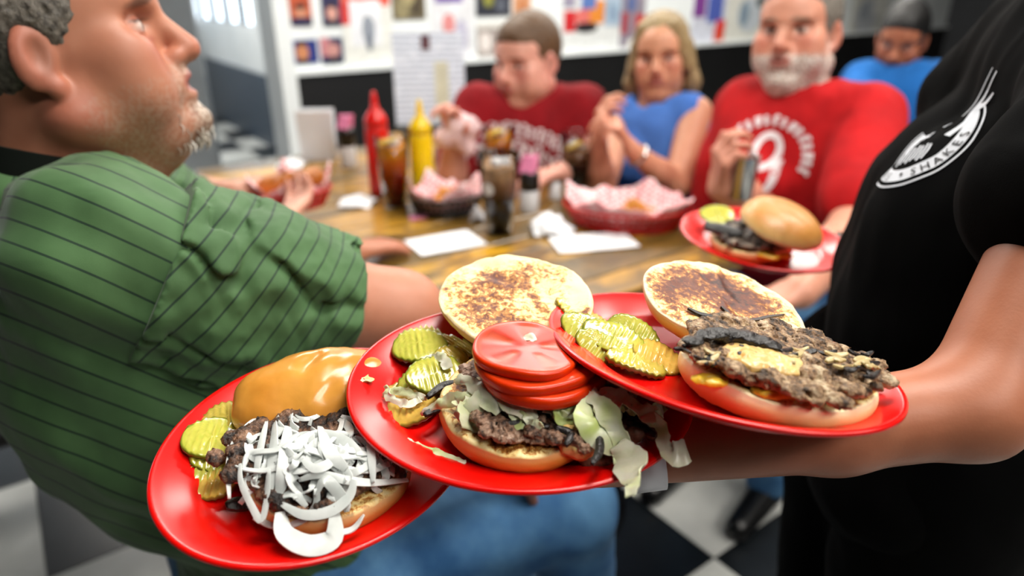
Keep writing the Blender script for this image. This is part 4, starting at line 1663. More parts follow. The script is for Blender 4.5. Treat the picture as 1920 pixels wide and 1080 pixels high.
pw_ = person('woman with long blonde hair in a blue sleeveless top, hands raised together', Hw,
             dict(N=wN, C=wC, B=wC + V3(.02, .05, -.18), P=V3(wC[0] + .04, wC[1] + .10, .55), SL=wL, SR=wR, EL=wEL, ER=wER, WL=wWL, WR=wWR), .98,
             skin='#cc9274', lip='#a85c56', brow='#7a5a3c', flush='#c47462', vox=.004,
             hands=[hand_prims(wWL, W(1140, 205, 1.86) - wWL, V3(-1, .1, 0), 1, (.6, .7, .5), .05, .95, .6), hand_prims(wWR, W(1128, 185, 1.92) - wWR, V3(1, .1, 0), -1, (.5, .6, .5), .05, .95, .6)],
             hairf=(hairw, lambda X: .003 * nz(Hw.loc(X) * V3(1, 1, .25), 140, 8, 2)), hairc=('#b39a6c', '#8a7048'), shirt=m_bluetop, sleeve=0, loose=.006, neckhole=.085,
             bust=[(wC + wfw * .075 + V3(.07, -.02, -.03), (.055, .055, .06)), (wC + wfw * .075 + V3(-.07, .02, -.03), (.055, .055, .06))],
             legs=legs_for(V3(wC[0] + .04, wC[1] + .10, .52), wfw, V3(-wfw[1], wfw[0], 0)), pants=m_denim)
worg = V3(wC[0] + .04, wC[1] + .10, 0)
wr_ = wWL + nrm(wEL - wWL) * .02
P = [wr_ + frame_z(wEL - wWL) @ V3(.031 * math.cos(t), .031 * math.sin(t), 0) for t in np.linspace(0, 2 * PI, 25)]
v, f = tube(P, .0055, 8, False)
o = mesh_obj('bracelet', v - wr_, f, m_chrome)
o.location = wr_
tag(o, 'silver bracelet on the woman\'s wrist', 'bracelet')

# ------------------------------------------------------------------ bearded man in the red shirt
Hb = Head(W(1494, 62, 1.68), math.radians(-128), math.radians(-6), math.radians(4), 1.10)
bL, bR = W(1630, 222, 1.62), W(1398, 205, 1.82)
bN = (bL + bR) / 2 + V3(-.005, .03, .05)
bC = (bL + bR) / 2 + V3(.01, .03, -.14)
bEL, bER = W(1604, 420, 1.46), W(1412, 372, 1.72)
bWL, bWR = W(1500, 548, 1.28), W(1352, 352, 1.62)
bfw = nrm(V3(-.55, -.83, 0))


def full(x, y, z):
    f = np.clip((-.045 - z + .25 * np.clip(.03 - x, 0, .1)) / .010, 0, 1) * np.clip((x + .02) / .02, 0, 1) * (1 - .8 * np.exp(-((y / .022) ** 4 + ((z + .063) / .010) ** 4)))
    side = np.clip(1 - np.abs(x - .018) / .025, 0, 1) * np.clip((.0 - z) / .02, 0, 1) * .6
    return np.maximum(f, side) * .92


pb = person('man with short white beard in a bright red shirt holding a metal cup', Hb,
            dict(N=bN, C=bC, B=bC + V3(.02, .05, -.2), P=V3(bC[0] + .07, bC[1] + .10, .56), SL=bL, SR=bR, EL=bEL, ER=bER, WL=bWL, WR=bWR), 1.25,
            skin='#cf927a', lip='#a8625a', brow='#8a7a6a', flush='#c4705e', beard=(full, lin('#e2dcd6'), lin('#a89a90')), fat=1.12, vox=.0045,
            hands=[hand_prims(bWL, V3(-.10, -.03, -.02), V3(0, 0, -1), 1, (.2, .3, .3)), hand_prims(bWR, V3(-.02, -.03, .09), V3(1, .2, 0), -1, (.7, .8, .6), .04, 1.0, .5)],
            hairf=hair_short(Hb, .014, .006), hairc=('#9a9288', '#5e574e'), shirt=m_red, sleeve=.82, belly=.02,
            legs=legs_for(V3(bC[0] + .07, bC[1] + .10, .52), bfw, V3(-bfw[1], bfw[0], 0)), pants=m_denim)
borg = V3(bC[0] + .07, bC[1] + .10, 0)
# interlocking white letters and arched print on the chest
rgt = nrm(V3(.83, -.55, 0))
parts = []
ring = [(.027 * math.cos(t), .034 * math.sin(t) + .024) for t in np.linspace(0, 2 * PI, 33)]
parts.append(strip2d(ring, .016))
ush = spline([(-.030, -.004), (-.031, -.036), (-.022, -.058), (0, -.067), (.022, -.058), (.031, -.036), (.030, -.004)], 26)
parts.append(strip2d(ush, .016))
for sx in (-1, 1):
    parts.append(strip2d(np.linspace((sx * .030 - .011, -.001), (sx * .030 + .011, -.001), 4), .009))
for i in range(15):
    t = math.radians(168 - i * 13.2)
    r0, r1 = .082, .108
    hgt = 1.0 if i < 10 else 1.0
    w_ = .010
    c, s_ = math.cos(t), math.sin(t)
    p0, p1 = (r0 * c, r0 * s_ * .85 + .01), (r1 * c, r1 * s_ * .85 + .01)
    parts.append(strip2d(np.linspace(p0, p1, 4), w_))
    if i % 2 == 0:
        t2 = t - .10
        parts.append(strip2d(np.linspace(p1 if i % 4 else p0, (r1 * math.cos(t2), r1 * math.sin(t2) * .85 + .01), 4), .007))
v2, f2 = join2(parts)
ctr = W(1418, 312, 1.62)
project_print(pb, borg, v2 * 1.0, f2, m_print, ctr, rgt, V3(0, 0, 1), -bfw, off=.003)
# steel cup in his hand
cb = W(1388, 372, 1.60)
e = thing('metal_cup', 'silver metal cup in the bearded man\'s hand', 'cup', cb)
v, f = lathe([(0, 0), (.024, 0), (.026, .004), (.032, .10), (.0335, .101), (.031, .099), (.025, .006), (0, .006)], 28)
mesh_obj('cup_body', v, f, m_chrome, e)

# ------------------------------------------------------------------ man in the blue shirt behind
Hk = Head(W(1690, 74, 2.66), math.radians(-125), math.radians(16), math.radians(-4), 1.02)
kL, kR = W(1762, 152, 2.66), W(1612, 152, 2.74)
kN = (kL + kR) / 2 + V3(0, .03, .05)
kC = (kL + kR) / 2 + V3(.02, .04, -.14)
kfw = nrm(V3(-.35, -.93, 0))


def dark(x, y, z):
    return np.clip((-.035 - z) / .02, 0, 1) * np.clip((x + .0) / .02, 0, 1) * .85


person('dark-haired bearded man in a blue shirt at the table behind', Hk,
       dict(N=kN, C=kC, B=kC + V3(.03, .05, -.18), P=V3(kC[0] + .06, kC[1] + .12, .55), SL=kL, SR=kR, EL=W(1790, 240, 2.5), ER=W(1590, 240, 2.6), WL=W(1720, 270, 2.35), WR=W(1640, 270, 2.4)), 1.12,
       skin='#a5674c', lip='#8a4a42', brow='#1c120c', flush='#a05a44', beard=(dark, lin('#2a1a12'), lin('#4a2e20')), vox=.0062,
       hands=[hand_prims(W(1720, 270, 2.35), V3(-.1, -.03, 0), V3(0, 0, -1), 1), hand_prims(W(1640, 270, 2.4), V3(.1, -.05, 0), V3(0, 0, -1), -1)],
       hairf=hair_short(Hk, .02, .006), hairc=('#0c0a0a', '#050404'), shirt=m_blueshirt, sleeve=.9, legs=legs_for(V3(kC[0] + .06, kC[1] + .12, .52), kfw, V3(-kfw[1], kfw[0], 0)), pants=m_denim)
chair('chair', 'black chair of the man in the blue shirt', (kC[0] + .05, kC[1] + .10, .003), math.atan2(kfw[1], kfw[0]), m_vinyl_blk, m_blackmetal, .44, .42, .43, .82)
for nm, pp, fw_ in (('young man in dark red', yC, yfw), ('woman in blue', wC, wfw), ('bearded man in red', bC, bfw)):
    chair('chair', 'black chair of the ' + nm, (pp[0] + .05, pp[1] + .10, .003), math.atan2(fw_[1], fw_[0]), m_vinyl_blk, m_blackmetal, .44, .42, .40, .80)

# ------------------------------------------------------------------ waitress in black carrying the plates (near right)
m_tee = cloth('black_tee', '#020202', '#030304', 0.95, 0.12, 0.08)
Ht = Head((.54, .69, 1.52), math.radians(165), 0, 0, .95)
tSL, tSR = V3(.470, .535, 1.255), V3(.590, .810, 1.275)
tEL = W(1822, 765, .485)
tWL = W(1185, 852, .498)
tER, tWR = V3(.575, .95, 1.06), V3(.50, .965, .955)
tN = V3(.565, .680, 1.335)
tC, tB, tP = V3(.548, .690, 1.13), V3(.492, .705, .98), V3(.49, .71, .82)
tfw = V3(-.91, .41, 0)
hand_tl = hand_prims(tWL, V3(-.15, .07, -.022), V3(0, .1, 1), 1, (.05, .06, .05), .12, .90, .3)
hand_tr = hand_prims(tWR, V3(-.10, -.03, .0), V3(0, 0, 1), -1, (.1, .2, .15), .12, .92, .6)
pt = person('waitress in a black logo shirt carrying three plates on one arm', Ht,
            dict(N=tN, C=tC, B=tB, P=tP, SL=tSL, SR=tSR, EL=tEL, ER=tER, WL=tWL, WR=tWR), .84, skin='#a86a4e', lip='#8a4a42', brow='#241812', flush='#9a5544', vox=.0036,
            hands=[hand_tl, hand_tr], hairf=hair_short(Ht, .02, .01), hairc=('#2a1c12', '#140c08'), shirt=m_tee, sleeve=.36, sleeve_r=1.5, shirtfold=.003, loose=.012,
            bust=[(V3(.446, .652, 1.110), (.064, .064, .066)), (V3(.500, .765, 1.115), (.060, .060, .064))], svox=.0045)
torg = V3(tP[0], tP[1], 0)
# black trousers and apron
P = [CAP(tP + V3(0, -.075, .03), tP + V3(0, .075, .03), .118, None, .05), CAP(tP + V3(0, -.085, -.06), V3(.455, .62, .46), .10, .062, .04), CAP(V3(.455, .62, .46), V3(.48, .62, .07), .062, .05, .02),
     CAP(tP + V3(0, .085, -.06), V3(.47, .76, .46), .10, .062, .04), CAP(V3(.47, .76, .46), V3(.50, .76, .07), .062, .05, .02)]
V, Q = surf(P, .008, disp=lambda X: .004 * nz(X, 18, 6, 2))
mesh_obj('trousers', V - torg, Q, m_tee, pt)
for yy in (.62, .76):
    P = [CAP(V3(.50, yy, .055), V3(.36, yy, .035), .042, .034, .02), CAP(V3(.53, yy, .04), V3(.50, yy, .06), .038, .04, .02)]
    V, Q = surf(P, .005, cut=lambda X: .003 - X[:, 2])
    mesh_obj('shoe', V - torg, Q, m_blackpl, pt)
# wrist band
wdir = nrm(tEL - tWL)
wc = tWL + wdir * .006
Rf = frame_z(wdir)
n = 28
V, F = [], []
for (r_, l_) in ((.0262, -.014), (.0262, .014), (.0276, .014), (.0276, -.014)):
    V += [wc + Rf @ V3(r_ * math.cos(2 * PI * i / n), r_ * math.sin(2 * PI * i / n), l_) for i in range(n)]
for a in range(4):
    b_ = (a + 1) % 4
    F += [(a * n + i, a * n + (i + 1) % n, b_ * n + (i + 1) % n, b_ * n + i) for i in range(n)]
o = mesh_obj('wristband', np.array(V) - wc, F, mat('white_band', '#e9ebf4', .5))
o.location = wc
tag(o, 'wide white wristband on the waitress\'s carrying arm', 'wristband')
# black wristwatch on the far hand
wc2 = tWR + nrm(tER - tWR) * .012
Rf = frame_z(tER - tWR)
V, F = [], []
for (r_, l_) in ((.0265, -.010), (.0265, .010), (.0295, .010), (.0295, -.010)):
    V += [wc2 + Rf @ V3(r_ * math.cos(2 * PI * i / n), r_ * math.sin(2 * PI * i / n), l_) for i in range(n)]
for a in range(4):
    b_ = (a + 1) % 4
    F += [(a * n + i, a * n + (i + 1) % n, b_ * n + (i + 1) % n, b_ * n + i) for i in range(n)]
e = thing('wristwatch', 'black wristwatch of the waitress beside the far plate', 'watch', wc2)
mesh_obj('strap', np.array(V) - wc2, F, m_blackpl, e)
v, f = box(0, 0, 0, .016, .016, .005, .003)
v = v @ frame_z(V3(-.8, -.5, .3)).T + V3(-.8, -.5, .3) * .030
mesh_obj('watch_face', v, f, m_blackpl, e)

# ------------------------------------------------------------------ round emblem printed on the waitress's shirt
def txt2d(s, size, font_scale_x=1.0):
    """letters as flat polygons, one (verts, faces, advance-centre) per character"""
    out = []
    for ch in s:
        if ch == ' ':
            out.append(None)
            continue
        cu = bpy.data.curves.new('letter', 'FONT')
        cu.body = ch
        cu.size = size
        cu.align_x = 'CENTER'
        cu.resolution_u = 4
        ob = bpy.data.objects.new('letter', cu)
        COL.objects.link(ob)
        dg = bpy.context.evaluated_depsgraph_get()
        me = bpy.data.meshes.new_from_object(ob.evaluated_get(dg))
        V = np.array([v.co[:2] for v in me.vertices])
        F = [tuple(p.vertices) for p in me.polygons]
        bpy.data.objects.remove(ob)
        bpy.data.meshes.remove(me)
        out.append((V * V3(font_scale_x, 1)[:2], F))
    return out


m_logo = mat('logo_white', '#dfe2ea', 0.7, '#cfd3dc', 80)
m_logob = mat('logo_black', '#060608', 0.8)


def on_circle(letters, r, a0, da, flip=False):
    parts = []
    for i, L_ in enumerate(letters):
        if L_ is None:
            continue
        a = a0 + da * i
        V, F = L_
        V = V.copy()
        if flip:      # reading along the bottom of the ring
            c, s = math.cos(a + PI / 2), math.sin(a + PI / 2)
        else:
            c, s = math.cos(a - PI / 2), math.sin(a - PI / 2)
        Vr = np.stack([V[:, 0] * c - V[:, 1] * s, V[:, 0] * s + V[:, 1] * c], 1) + r * np.array([math.cos(a), math.sin(a)])
        parts.append((Vr, F))
    return join2(parts)


LC = W(1666, 218, .660)
lfw = nrm(V3(.85, .10, -.50))          # thrown from the front of the chest into the cloth
lrt = nrm(np.cross(lfw, V3(0, 0, 1)))
lup = nrm(np.cross(lrt, lfw))
TILT = math.radians(26)
R0 = .056


def spin(P):
    c, s = math.cos(TILT), math.sin(TILT)
    P = np.asarray(P)
    return np.stack([P[:, 0] * c - P[:, 1] * s, P[:, 0] * s + P[:, 1] * c], 1)


def pr_logo(parts, m, off, nm):
    V, F = join2(parts)
    return project_print(pt, torg, spin(V), F, m, LC, lrt, lup, lfw, off=off, name=nm)


def arcp(r, a0, a1, n=60):
    return [(r * math.cos(t), r * math.sin(t)) for t in np.linspace(a0, a1, n)]


pr_logo([strip2d(arcp(R0, -3.9, .75, 90), .0022)], m_logo, .0012, 'emblem_ring')
pr_logo([strip2d(arcp(R0 * .78, -3.9, .75, 90), R0 * .25)], m_logo, .0012, 'emblem_band')
pr_logo([on_circle(txt2d('SHAKES', .0130, .95), R0 * .885, -1.25, .235, True)], m_logob, .0020, 'emblem_word')
pr_logo([on_circle(txt2d('BURGERS', .0130, .8), R0 * .885, -3.25, .215, True)], m_logob, .0020, 'emblem_word')
_dc = np.array([R0 * .78 * math.cos(-1.55), R0 * .78 * math.sin(-1.55)])
pr_logo([(np.array(strip2d(arcp(.0010, 0, 2 * PI, 12), .0018)[0]) + _dc, strip2d(arcp(.001, 0, 2 * PI, 12), .0018)[1])], m_logob, .0020, 'emblem_dot')
# condensed lettering in the middle and swirls at the top
parts = []
for i in range(8):
    x = -.020 + i * .0052
    parts.append(strip2d(spline([(x, -.034 + .002 * (i % 3)), (x + .001, -.020), (x - .001, -.006 - .002 * (i % 2))], 8), .0026))
parts.append(strip2d(spline([(-.045, .020), (-.030, .030), (-.014, .020), (-.002, .034), (.012, .026)], 20), np.linspace(.004, .009, 20)))
parts.append(strip2d(spline([(-.030, .012), (-.018, .016), (-.008, .010), (.000, .018)], 14), .006))
parts.append(strip2d(spline([(.030, .000), (.040, .020), (.036, .040), (.050, .056), (.066, .070)], 22), np.linspace(.012, .003, 22)))
parts.append(strip2d(spline([(.036, .042), (.052, .040), (.066, .046)], 10), np.linspace(.013, .003, 10)))
parts.append(strip2d(spline([(.020, .040), (.034, .062), (.052, .084)], 12), np.linspace(.004, .002, 12)))
parts = [(np.asarray(v_) * .85, f_) for v_, f_ in parts]
pr_logo(parts, m_logo, .0016, 'emblem_script')

# ================================================================== PLATES AND FOOD
PA_, PBX = .127, .104
m_plate = NT('red_melamine')
m_plate.base(m_plate.mix(m_plate.noise(8), lin('#d80804'), lin('#c80603')))
m_plate.set(rough=0.25, spec=0.5)
m_plate = m_plate.m


class Plate:
    def __init__(self, label, c, rx, ry, yaw):
        self.c = np.asarray(c, float)
        self.T = rotx(rx) @ roty(ry)          # tilt only; food is laid out in this frame
        self.R = self.T @ rotz(yaw)
        self.yaw = yaw
        e = thing('dinner_plate', label, 'plate', self.c, self.R, 'red oval plates')
        prof = [(0, -.0175), (.40, -.0175), (.66, -.0172), (.705, -.0162), (.745, -.0125), (.79, -.0095), (.90, -.0040), (.965, -.0006), (.985, .0), (.998, -.0008), (1.0, -.0026), (.985, -.0042),
                (.90, -.0078), (.79, -.0133), (.745, -.0165), (.715, -.0195), (.69, -.0222), (.655, -.0225), (.64, -.0212), (.40, -.0212), (0, -.0212)]
        V, F = [], []
        n = 128
        idx = []
        for r, z in prof:
            if r == 0:
                idx.append([len(V)])
                V.append((0, 0, z))
            else:
                idx.append(list(range(len(V), len(V) + n)))
                for i in range(n):
                    t = 2 * PI * i / n
                    # keep rim width even round the oval
                    a = PA_ - (1 - r) * (PA_ + PBX) / 2
                    b = PBX - (1 - r) * (PA_ + PBX) / 2
                    if r < .5:
                        a, b = PA_ * r, PBX * r
                    V.append((a * math.cos(t), b * math.sin(t), z))
        for p, q in zip(idx, idx[1:]):
            for i in range(n):
                j = (i + 1) % n
                if len(p) == 1:
                    F.append((p[0], q[i], q[j]))
                elif len(q) == 1:
                    F.append((p[i], q[0], p[j]))
                else:
                    F.append((p[i], q[i], q[j], p[j]))
        mesh_obj('dish', V, F, m_plate, e)
        self.e = e

    def at(self, x, y, h):
        """world point where the photo pixel's ray meets height h above the well floor"""
        zl = -.0175 + h
        nrm_ = self.T[:, 2]
        d = ray(x, y)
        t = ((self.c - C_) @ nrm_ + zl) / (d @ nrm_)
        return C_ + d * t

    def lo(self, p):
        q = (np.asarray(p) - self.c) @ self.T
        q[..., 2] += .0175
        return q

    def wo(self, q):
        q = np.array(q, float)
        q[..., 2] -= .0175
        return q @ self.T.T + self.c


PR = Plate('red oval plate on the forearm, rightmost of the three carried plates', (.143, .429, 1.093), -.104, .082, -.791)
PM = Plate('red oval plate in the middle of the three, holding the tomato burger', (.004, .431, 1.063), .141, -.022, -.173)
PL = Plate('red oval plate at lower left holding the onion burger', (-.139, .420, 1.024), .055, .112, -2.02)
PF = Plate('red oval plate farther back, beside the bearded man', (.361, .933, .998), .050, -.012, -1.056)

# ---- materials for food
m_bun = NT('bun_crust')
_t = m_bun.attr('tint').outputs['Color']
_v = m_bun.ramp(m_bun.noise(35.0), [(.3, (.86, .82, .76)), (.7, (1, 1, 1))])
m_bun.base(m_bun.mix(1.0, _t, _v, 'MULTIPLY'))
m_bun.set(rough=.42, sss=.12, sssr=.006)
m_bun.bump(m_bun.noise(160.0), .12, .001)
m_bun = m_bun.m
m_bunshiny = NT('bun_glazed')
_t = m_bunshiny.attr('tint').outputs['Color']
_v = m_bunshiny.ramp(m_bunshiny.noise(40.0), [(.3, (.85, .80, .72)), (.7, (1, 1, 1))])
m_bunshiny.base(m_bunshiny.mix(1.0, _t, _v, 'MULTIPLY'))
m_bunshiny.set(rough=.26, sss=.08, sssr=.005, coat=.3, coatr=.2)
m_bunshiny.bump(m_bunshiny.noise(120.0), .12, .001)
m_bunshiny = m_bunshiny.m


def toast_mat(name, amount, seed):
    q = NT(name)
    mp = q.n('ShaderNodeMapping')
    mp.inputs['Location'].default_value = (seed, seed * .7, 0)
    q.l(q.obj(), mp.inputs[0])
    v = mp.outputs[0]
    big = q.noise(22.0, 3, .5, v, .6)
    fine = q.noise(190.0, 6, .7, v, .5)
    rad = q.attr('mask').outputs['Fac']
    s = q.math('ADD', q.math('MULTIPLY', big, .9), q.math('MULTIPLY', fine, .85))
    s = q.math('ADD', s, q.math('MULTIPLY', rad, amount))
    c = q.ramp(s, [(.86, lin('#f0dca4')), (.97, lin('#e2bf76')), (1.0, lin('#b5762e'))])
    s2 = q.math('SUBTRACT', s, .12)
    c2 = q.ramp(s2, [(.90, lin('#ffffff')), (.99, lin('#8a5a30'))])
    dk = q.ramp(q.math('SUBTRACT', s, .30), [(.86, (1, 1, 1)), (.98, lin('#7d4c34'))])
    col = q.mix(1.0, q.mix(1.0, c, c2, 'MULTIPLY'), dk, 'MULTIPLY')
    tint = q.attr('tint').outputs['Color']
    q.base(q.mix(q.attr('face').outputs['Fac'], tint, col))
    q.set(rough=.5, sss=.08, sssr=.004)
    q.bump(fine, .3, .0012)
    return q.m


def bun_mesh(r, t, dome, seed, heel=False, droop=0.0):
    """cut face at z = 0 looking up, crust below (dome = depth of the rounded side)"""
    n = 96
    prof = []
    for k in np.linspace(0, .94, 14):
        prof.append((r * k, 0.0, 1.0, k))
    for k in np.linspace(0, 1, 9):
        a = k * PI / 2
        prof.append((r * (.94 + .045 * math.sin(a)), -.10 * t * (1 - math.cos(a)), 1 - k, 1.0))
    for k in np.linspace(.08, 1, 18):
        if heel:
            # heel: straight bulging side then flat base
            if k < .6:
                u = k / .6
                prof.append((r * (.985 + .03 * math.sin(u * PI) - .05 * u * u), -.10 * t - .80 * t * u, 0, 1.0))
            else:
                u = (k - .6) / .4
                prof.append((r * (.935 * (1 - u)), -t * (.90 + .10 * min(1, u * 4)), 0, 1.0))
        else:
            a = k * PI / 2
            prof.append((r * (.985 * math.cos(a) ** .62 + .012 * math.sin(2 * a)), -.10 * t - dome * math.sin(a) ** 1.25, 0, 1.0))
    V, F, face, mask, zz = [], [], [], [], []
    idx = []
    for (rr_, z, fc, kk) in prof:
        if rr_ < 1e-5:
            idx.append([len(V)])
            V.append((0, 0, z))
            face.append(fc)
            mask.append(1 - kk)
        else:
            idx.append(list(range(len(V), len(V) + n)))
            for i in range(n):
                a = 2 * PI * i / n
                w_ = 1 + .018 * math.sin(2 * a + seed) + .012 * math.sin(3 * a + 2 * seed) + .006 * math.sin(7 * a + seed)
                V.append((rr_ * w_ * math.cos(a), rr_ * w_ * math.sin(a), z))
                face.append(fc)
                mask.append(max(0.0, 1 - (kk ** 4) * 1.15))
    for p, q in zip(idx, idx[1:]):
        for i in range(n):
            j = (i + 1) % n
            if len(p) == 1:
                F.append((p[0], q[i], q[j]))
            elif len(q) == 1:
                F.append((p[i], q[0], p[j]))
            else:
                F.append((p[i], q[i], q[j], p[j]))
    V = np.array(V)
    face = np.array(face)
    d = nz(V, 110, seed, 3)
    V[:, 2] += .0012 * d * (1 + face) - droop * (np.hypot(V[:, 0], V[:, 1]) / r) ** 2 * (.5 + .5 * np.cos(np.arctan2(V[:, 1], V[:, 0]) - 1))
    V[:, :2] *= (1 + .008 * nz(V, 30, seed + 3, 2))[:, None]
    return V, F, face, np.array(mask)


def bun_tint(V, t, dome, crust, mid, crumb, seed):
    k = np.clip(-V[:, 2] / max(dome, 1e-6), 0, 1)[:, None]
    n_ = .5 + .5 * nz(V, 45, seed, 2)[:, None]
    c = np.asarray(lin(crumb)) * (1 - np.clip(k * 3.2, 0, 1)) + np.asarray(lin(mid)) * np.clip(k * 3.2, 0, 1)
    b = np.clip((k - .25 + .15 * n_) * 2.2, 0, 1)
    return np.clip(c * (1 - b) + np.asarray(lin(crust)) * b, 0, 1)


def place(o, P, world_p, rot=None):
    setm(o, world_p, rot if rot is not None else P.T)
    return o


# ------------------------------------------------------------------ toasted top buns
def top_bun(label, c, n, r, dome, seed, amount, crust='#d98a3c', mid='#ecc487', crumb='#f4e2b4', xdir=(1, 0, 0)):
    V, F, face, mask = bun_mesh(r, .012, dome, seed)
    o = mesh_obj('top_bun', V, F, toast_mat('toast_%d' % seed, amount, seed), attrs={'face': face, 'mask': mask, 'tint': bun_tint(V, .012, dome, crust, mid, crumb, seed)})
    setm(o, c, frame_z(n, xdir))
    return tag(o, label, 'bun')


mb_c = W(968, 556, .555)
mb_n = nrm(V3(.02, -.20, 1))
top_bun('toasted top bun half, cut side up at the back of the middle plate', mb_c, mb_n, .0635, .024, 3, .10, '#dcae62', '#ecd093', '#f6e8bc')
rb_c = W(1356, 565, .53)
rb_n = nrm(V3(.20, -.13, 1))
top_bun('browned top bun half, cut side up on the right plate', rb_c, rb_n, .0640, .024, 8, .22, '#dd8a3a', '#f0c88a', '#f8ead0')

# charred strips lying on the buns
m_char = mat('charred_onion', '#0d0b0c', .35, '#1c1716', 90, .5, 400)


def strand(name, label, cat, pts, wd, th, m, group, normal=(0, 0, 1), cup=0.0, m_samples=18, taper=True, twist=0.0):
    p = spline(pts, m_samples)
    c = p.mean(0)
    ww = wd * (np.sin(np.linspace(.25, PI - .25, m_samples)) ** .6 if taper else np.ones(m_samples))
    if twist:
        T = np.gradient(p, axis=0)
        N_ = []
        for i, ang in enumerate(np.linspace(-twist, twist, m_samples)):
            t = nrm(T[i])
            n_ = nrm(np.asarray(normal, float) - t * (np.asarray(normal, float) @ t))
            N_.append(n_ * math.cos(ang) + np.cross(t, n_) * math.sin(ang))
        normal = np.array(N_)
    v, f = ribbon(p - c, ww, th, np.asarray(normal, float), cup)
    o = mesh_obj(name, v, f, m)
    o.location = c
    return tag(o, label, cat, group)


def on_disc(c, n, x, y, lift):
    d = ray(x, y)
    return C_ + d * (((c + n * lift) - C_) @ n / (d @ n))


strand('charred_onion', 'black charred onion strip on the right top bun, long one', 'onion', [on_disc(rb_c, rb_n, *p, .0018) for p in ((1290, 578), (1310, 588), (1330, 593), (1352, 601))], .0042, .0016, m_char, 'charred strips', rb_n)
strand('charred_onion', 'hooked black charred onion strip on the right top bun', 'onion', [on_disc(rb_c, rb_n, *p, .002) for p in ((1352, 576), (1364, 588), (1360, 598), (1342, 606))], .0032, .0022, m_char, 'charred strips', rb_n)
strand('charred_onion', 'thin brown charred strip across the right top bun\'s lower half', 'onion', [on_disc(rb_c, rb_n, *p, .0015) for p in ((1370, 596), (1410, 600), (1440, 594), (1470, 590))], .0028, .0012, mat('brown_char', '#2c1810', .4), 'charred strips', rb_n)

# ------------------------------------------------------------------ bottom buns
m_heel = toast_mat('toast_heel', .15, 21)


def heel(label, c, P, r, t, seed, crust='#d9913f', mid='#eabf7e', crumb='#f3deaa', tilt=None):
    V, F, face, mask = bun_mesh(r, t, t, seed, True)
    V[:, 2] += t
    T_ = bun_tint(V - V3(0, 0, t), t, t, crust, mid, crumb, seed)
    o = mesh_obj('bottom_bun', V, F, m_heel, attrs={'face': face, 'mask': mask, 'tint': T_})
    setm(o, c, P.T if tilt is None else P.T @ tilt)
    return tag(o, label, 'bun')


hr = PR.lo(PR.at(1462, 735, .006))
hr_w = PR.wo(V3(hr[0], hr[1] + .012, .0015))
heel('pale bottom bun under the patty on the right plate', hr_w, PR, .0640, .020, 31, '#e0a65a', '#f2d8a4', '#fbeecd')
hm = PM.lo(PM.at(972, 812, .006))
hm_w = PM.wo(V3(hm[0] + .004, hm[1] + .022, .0015))
heel('golden bottom bun under the patty on the middle plate', hm_w, PM, .0600, .020, 37, '#c9781f', '#dc9c44', '#eccb88')
hl = PL.lo(PL.at(610, 895, .006))
hl_w = PL.wo(V3(hl[0], hl[1] + .004, .0015))
heel('brown bottom bun under the onion pile on the left plate', hl_w, PL, .0600, .020, 41, '#c07a34', '#d69a52', '#e8c488')


# ------------------------------------------------------------------ patties
m_patty = tint_mat('grilled_patty', .42, 300.0, .55, .9, 700.0, .0016, spec=.5)


def patty(label, cw, R, r, h, seed, lumps=130, ragged=.10, pal=None, char=.45, squash=1.0):
    q = np.random.default_rng(seed)
    P = [ELL((0, 0, h * .42), (r * .95, r * .95 * squash, h * .50), None, .003)]
    ang = q.uniform(0, 2 * PI, lumps)
    rad = r * np.sqrt(q.uniform(.05, 1.05, lumps))
    for a, rr_ in zip(ang, rad):
        s_ = q.uniform(.0028, .0065)
        w_ = 1 + ragged * math.sin(5 * a + seed) * (rr_ / r)
        P.append(ELL((rr_ * w_ * math.cos(a), rr_ * w_ * squash * math.sin(a), h * (.45 + .55 * q.random() * (1 - .35 * (rr_ / r) ** 2))), (s_ * q.uniform(.8, 1.6), s_, s_ * .7), rotz(q.uniform(0, 3)), .0015))
    V, Q = surf(P, .0011, disp=lambda X: .0010 * nz(X, 700, seed, 2) + .0006 * nz(X, 1900, seed + 1, 2))
    pal = pal or ('#120c0a', '#4a2e20', '#8a6450', '#b59a86')
    c = [np.asarray(lin(x)) for x in pal]
    a_ = nz(V, 260, seed + 5, 3)
    b_ = nz(V, 1300, seed + 6, 2)
    t = np.clip(.5 + .6 * a_ + .35 * b_ - char + .35 * np.clip(.5 - V[:, 2] / h, -.5, .5), 0, 1)[:, None] * 3
    T_ = np.where(t < 1, c[0] * (1 - t) + c[1] * t, np.where(t < 2, c[1] * (2 - t) + c[2] * (t - 1), c[2] * (3 - t) + c[3] * (t - 2)))
    o = mesh_obj('burger_patty', V, Q, m_patty, attrs={'tint': np.clip(T_, 0, 1)})
    setm(o, cw, R)
    return tag(o, label, 'patty')


patty('grey-brown chopped beef patty with charred top on the right plate', PR.wo(PR.lo(hr_w) + V3(-.001, -.003, .0200)), PR.T @ roty(.04), .0615, .0130, 3, 280, .06, ('#3a2818', '#8e6a48', '#bc9a74', '#dcc6a4'), -.04)
patty('dark seared beef patty under the tomato on the middle plate', PM.wo(PM.lo(hm_w) + V3(.014, -.002, .0200)), PM.T @ roty(.05), .0550, .0120, 7, 240, .08, ('#2c1a11', '#7e5840', '#b48e74', '#d6b8a2'), -.10)
patty('dark chopped beef patty under the onions on the left plate', PL.wo(PL.lo(hl_w) + V3(-.006, .006, .0205)), PL.T, .0610, .0125, 9, 230, .10, ('#160d0a', '#54341f', '#8a6044', '#b08a6e'), .06)

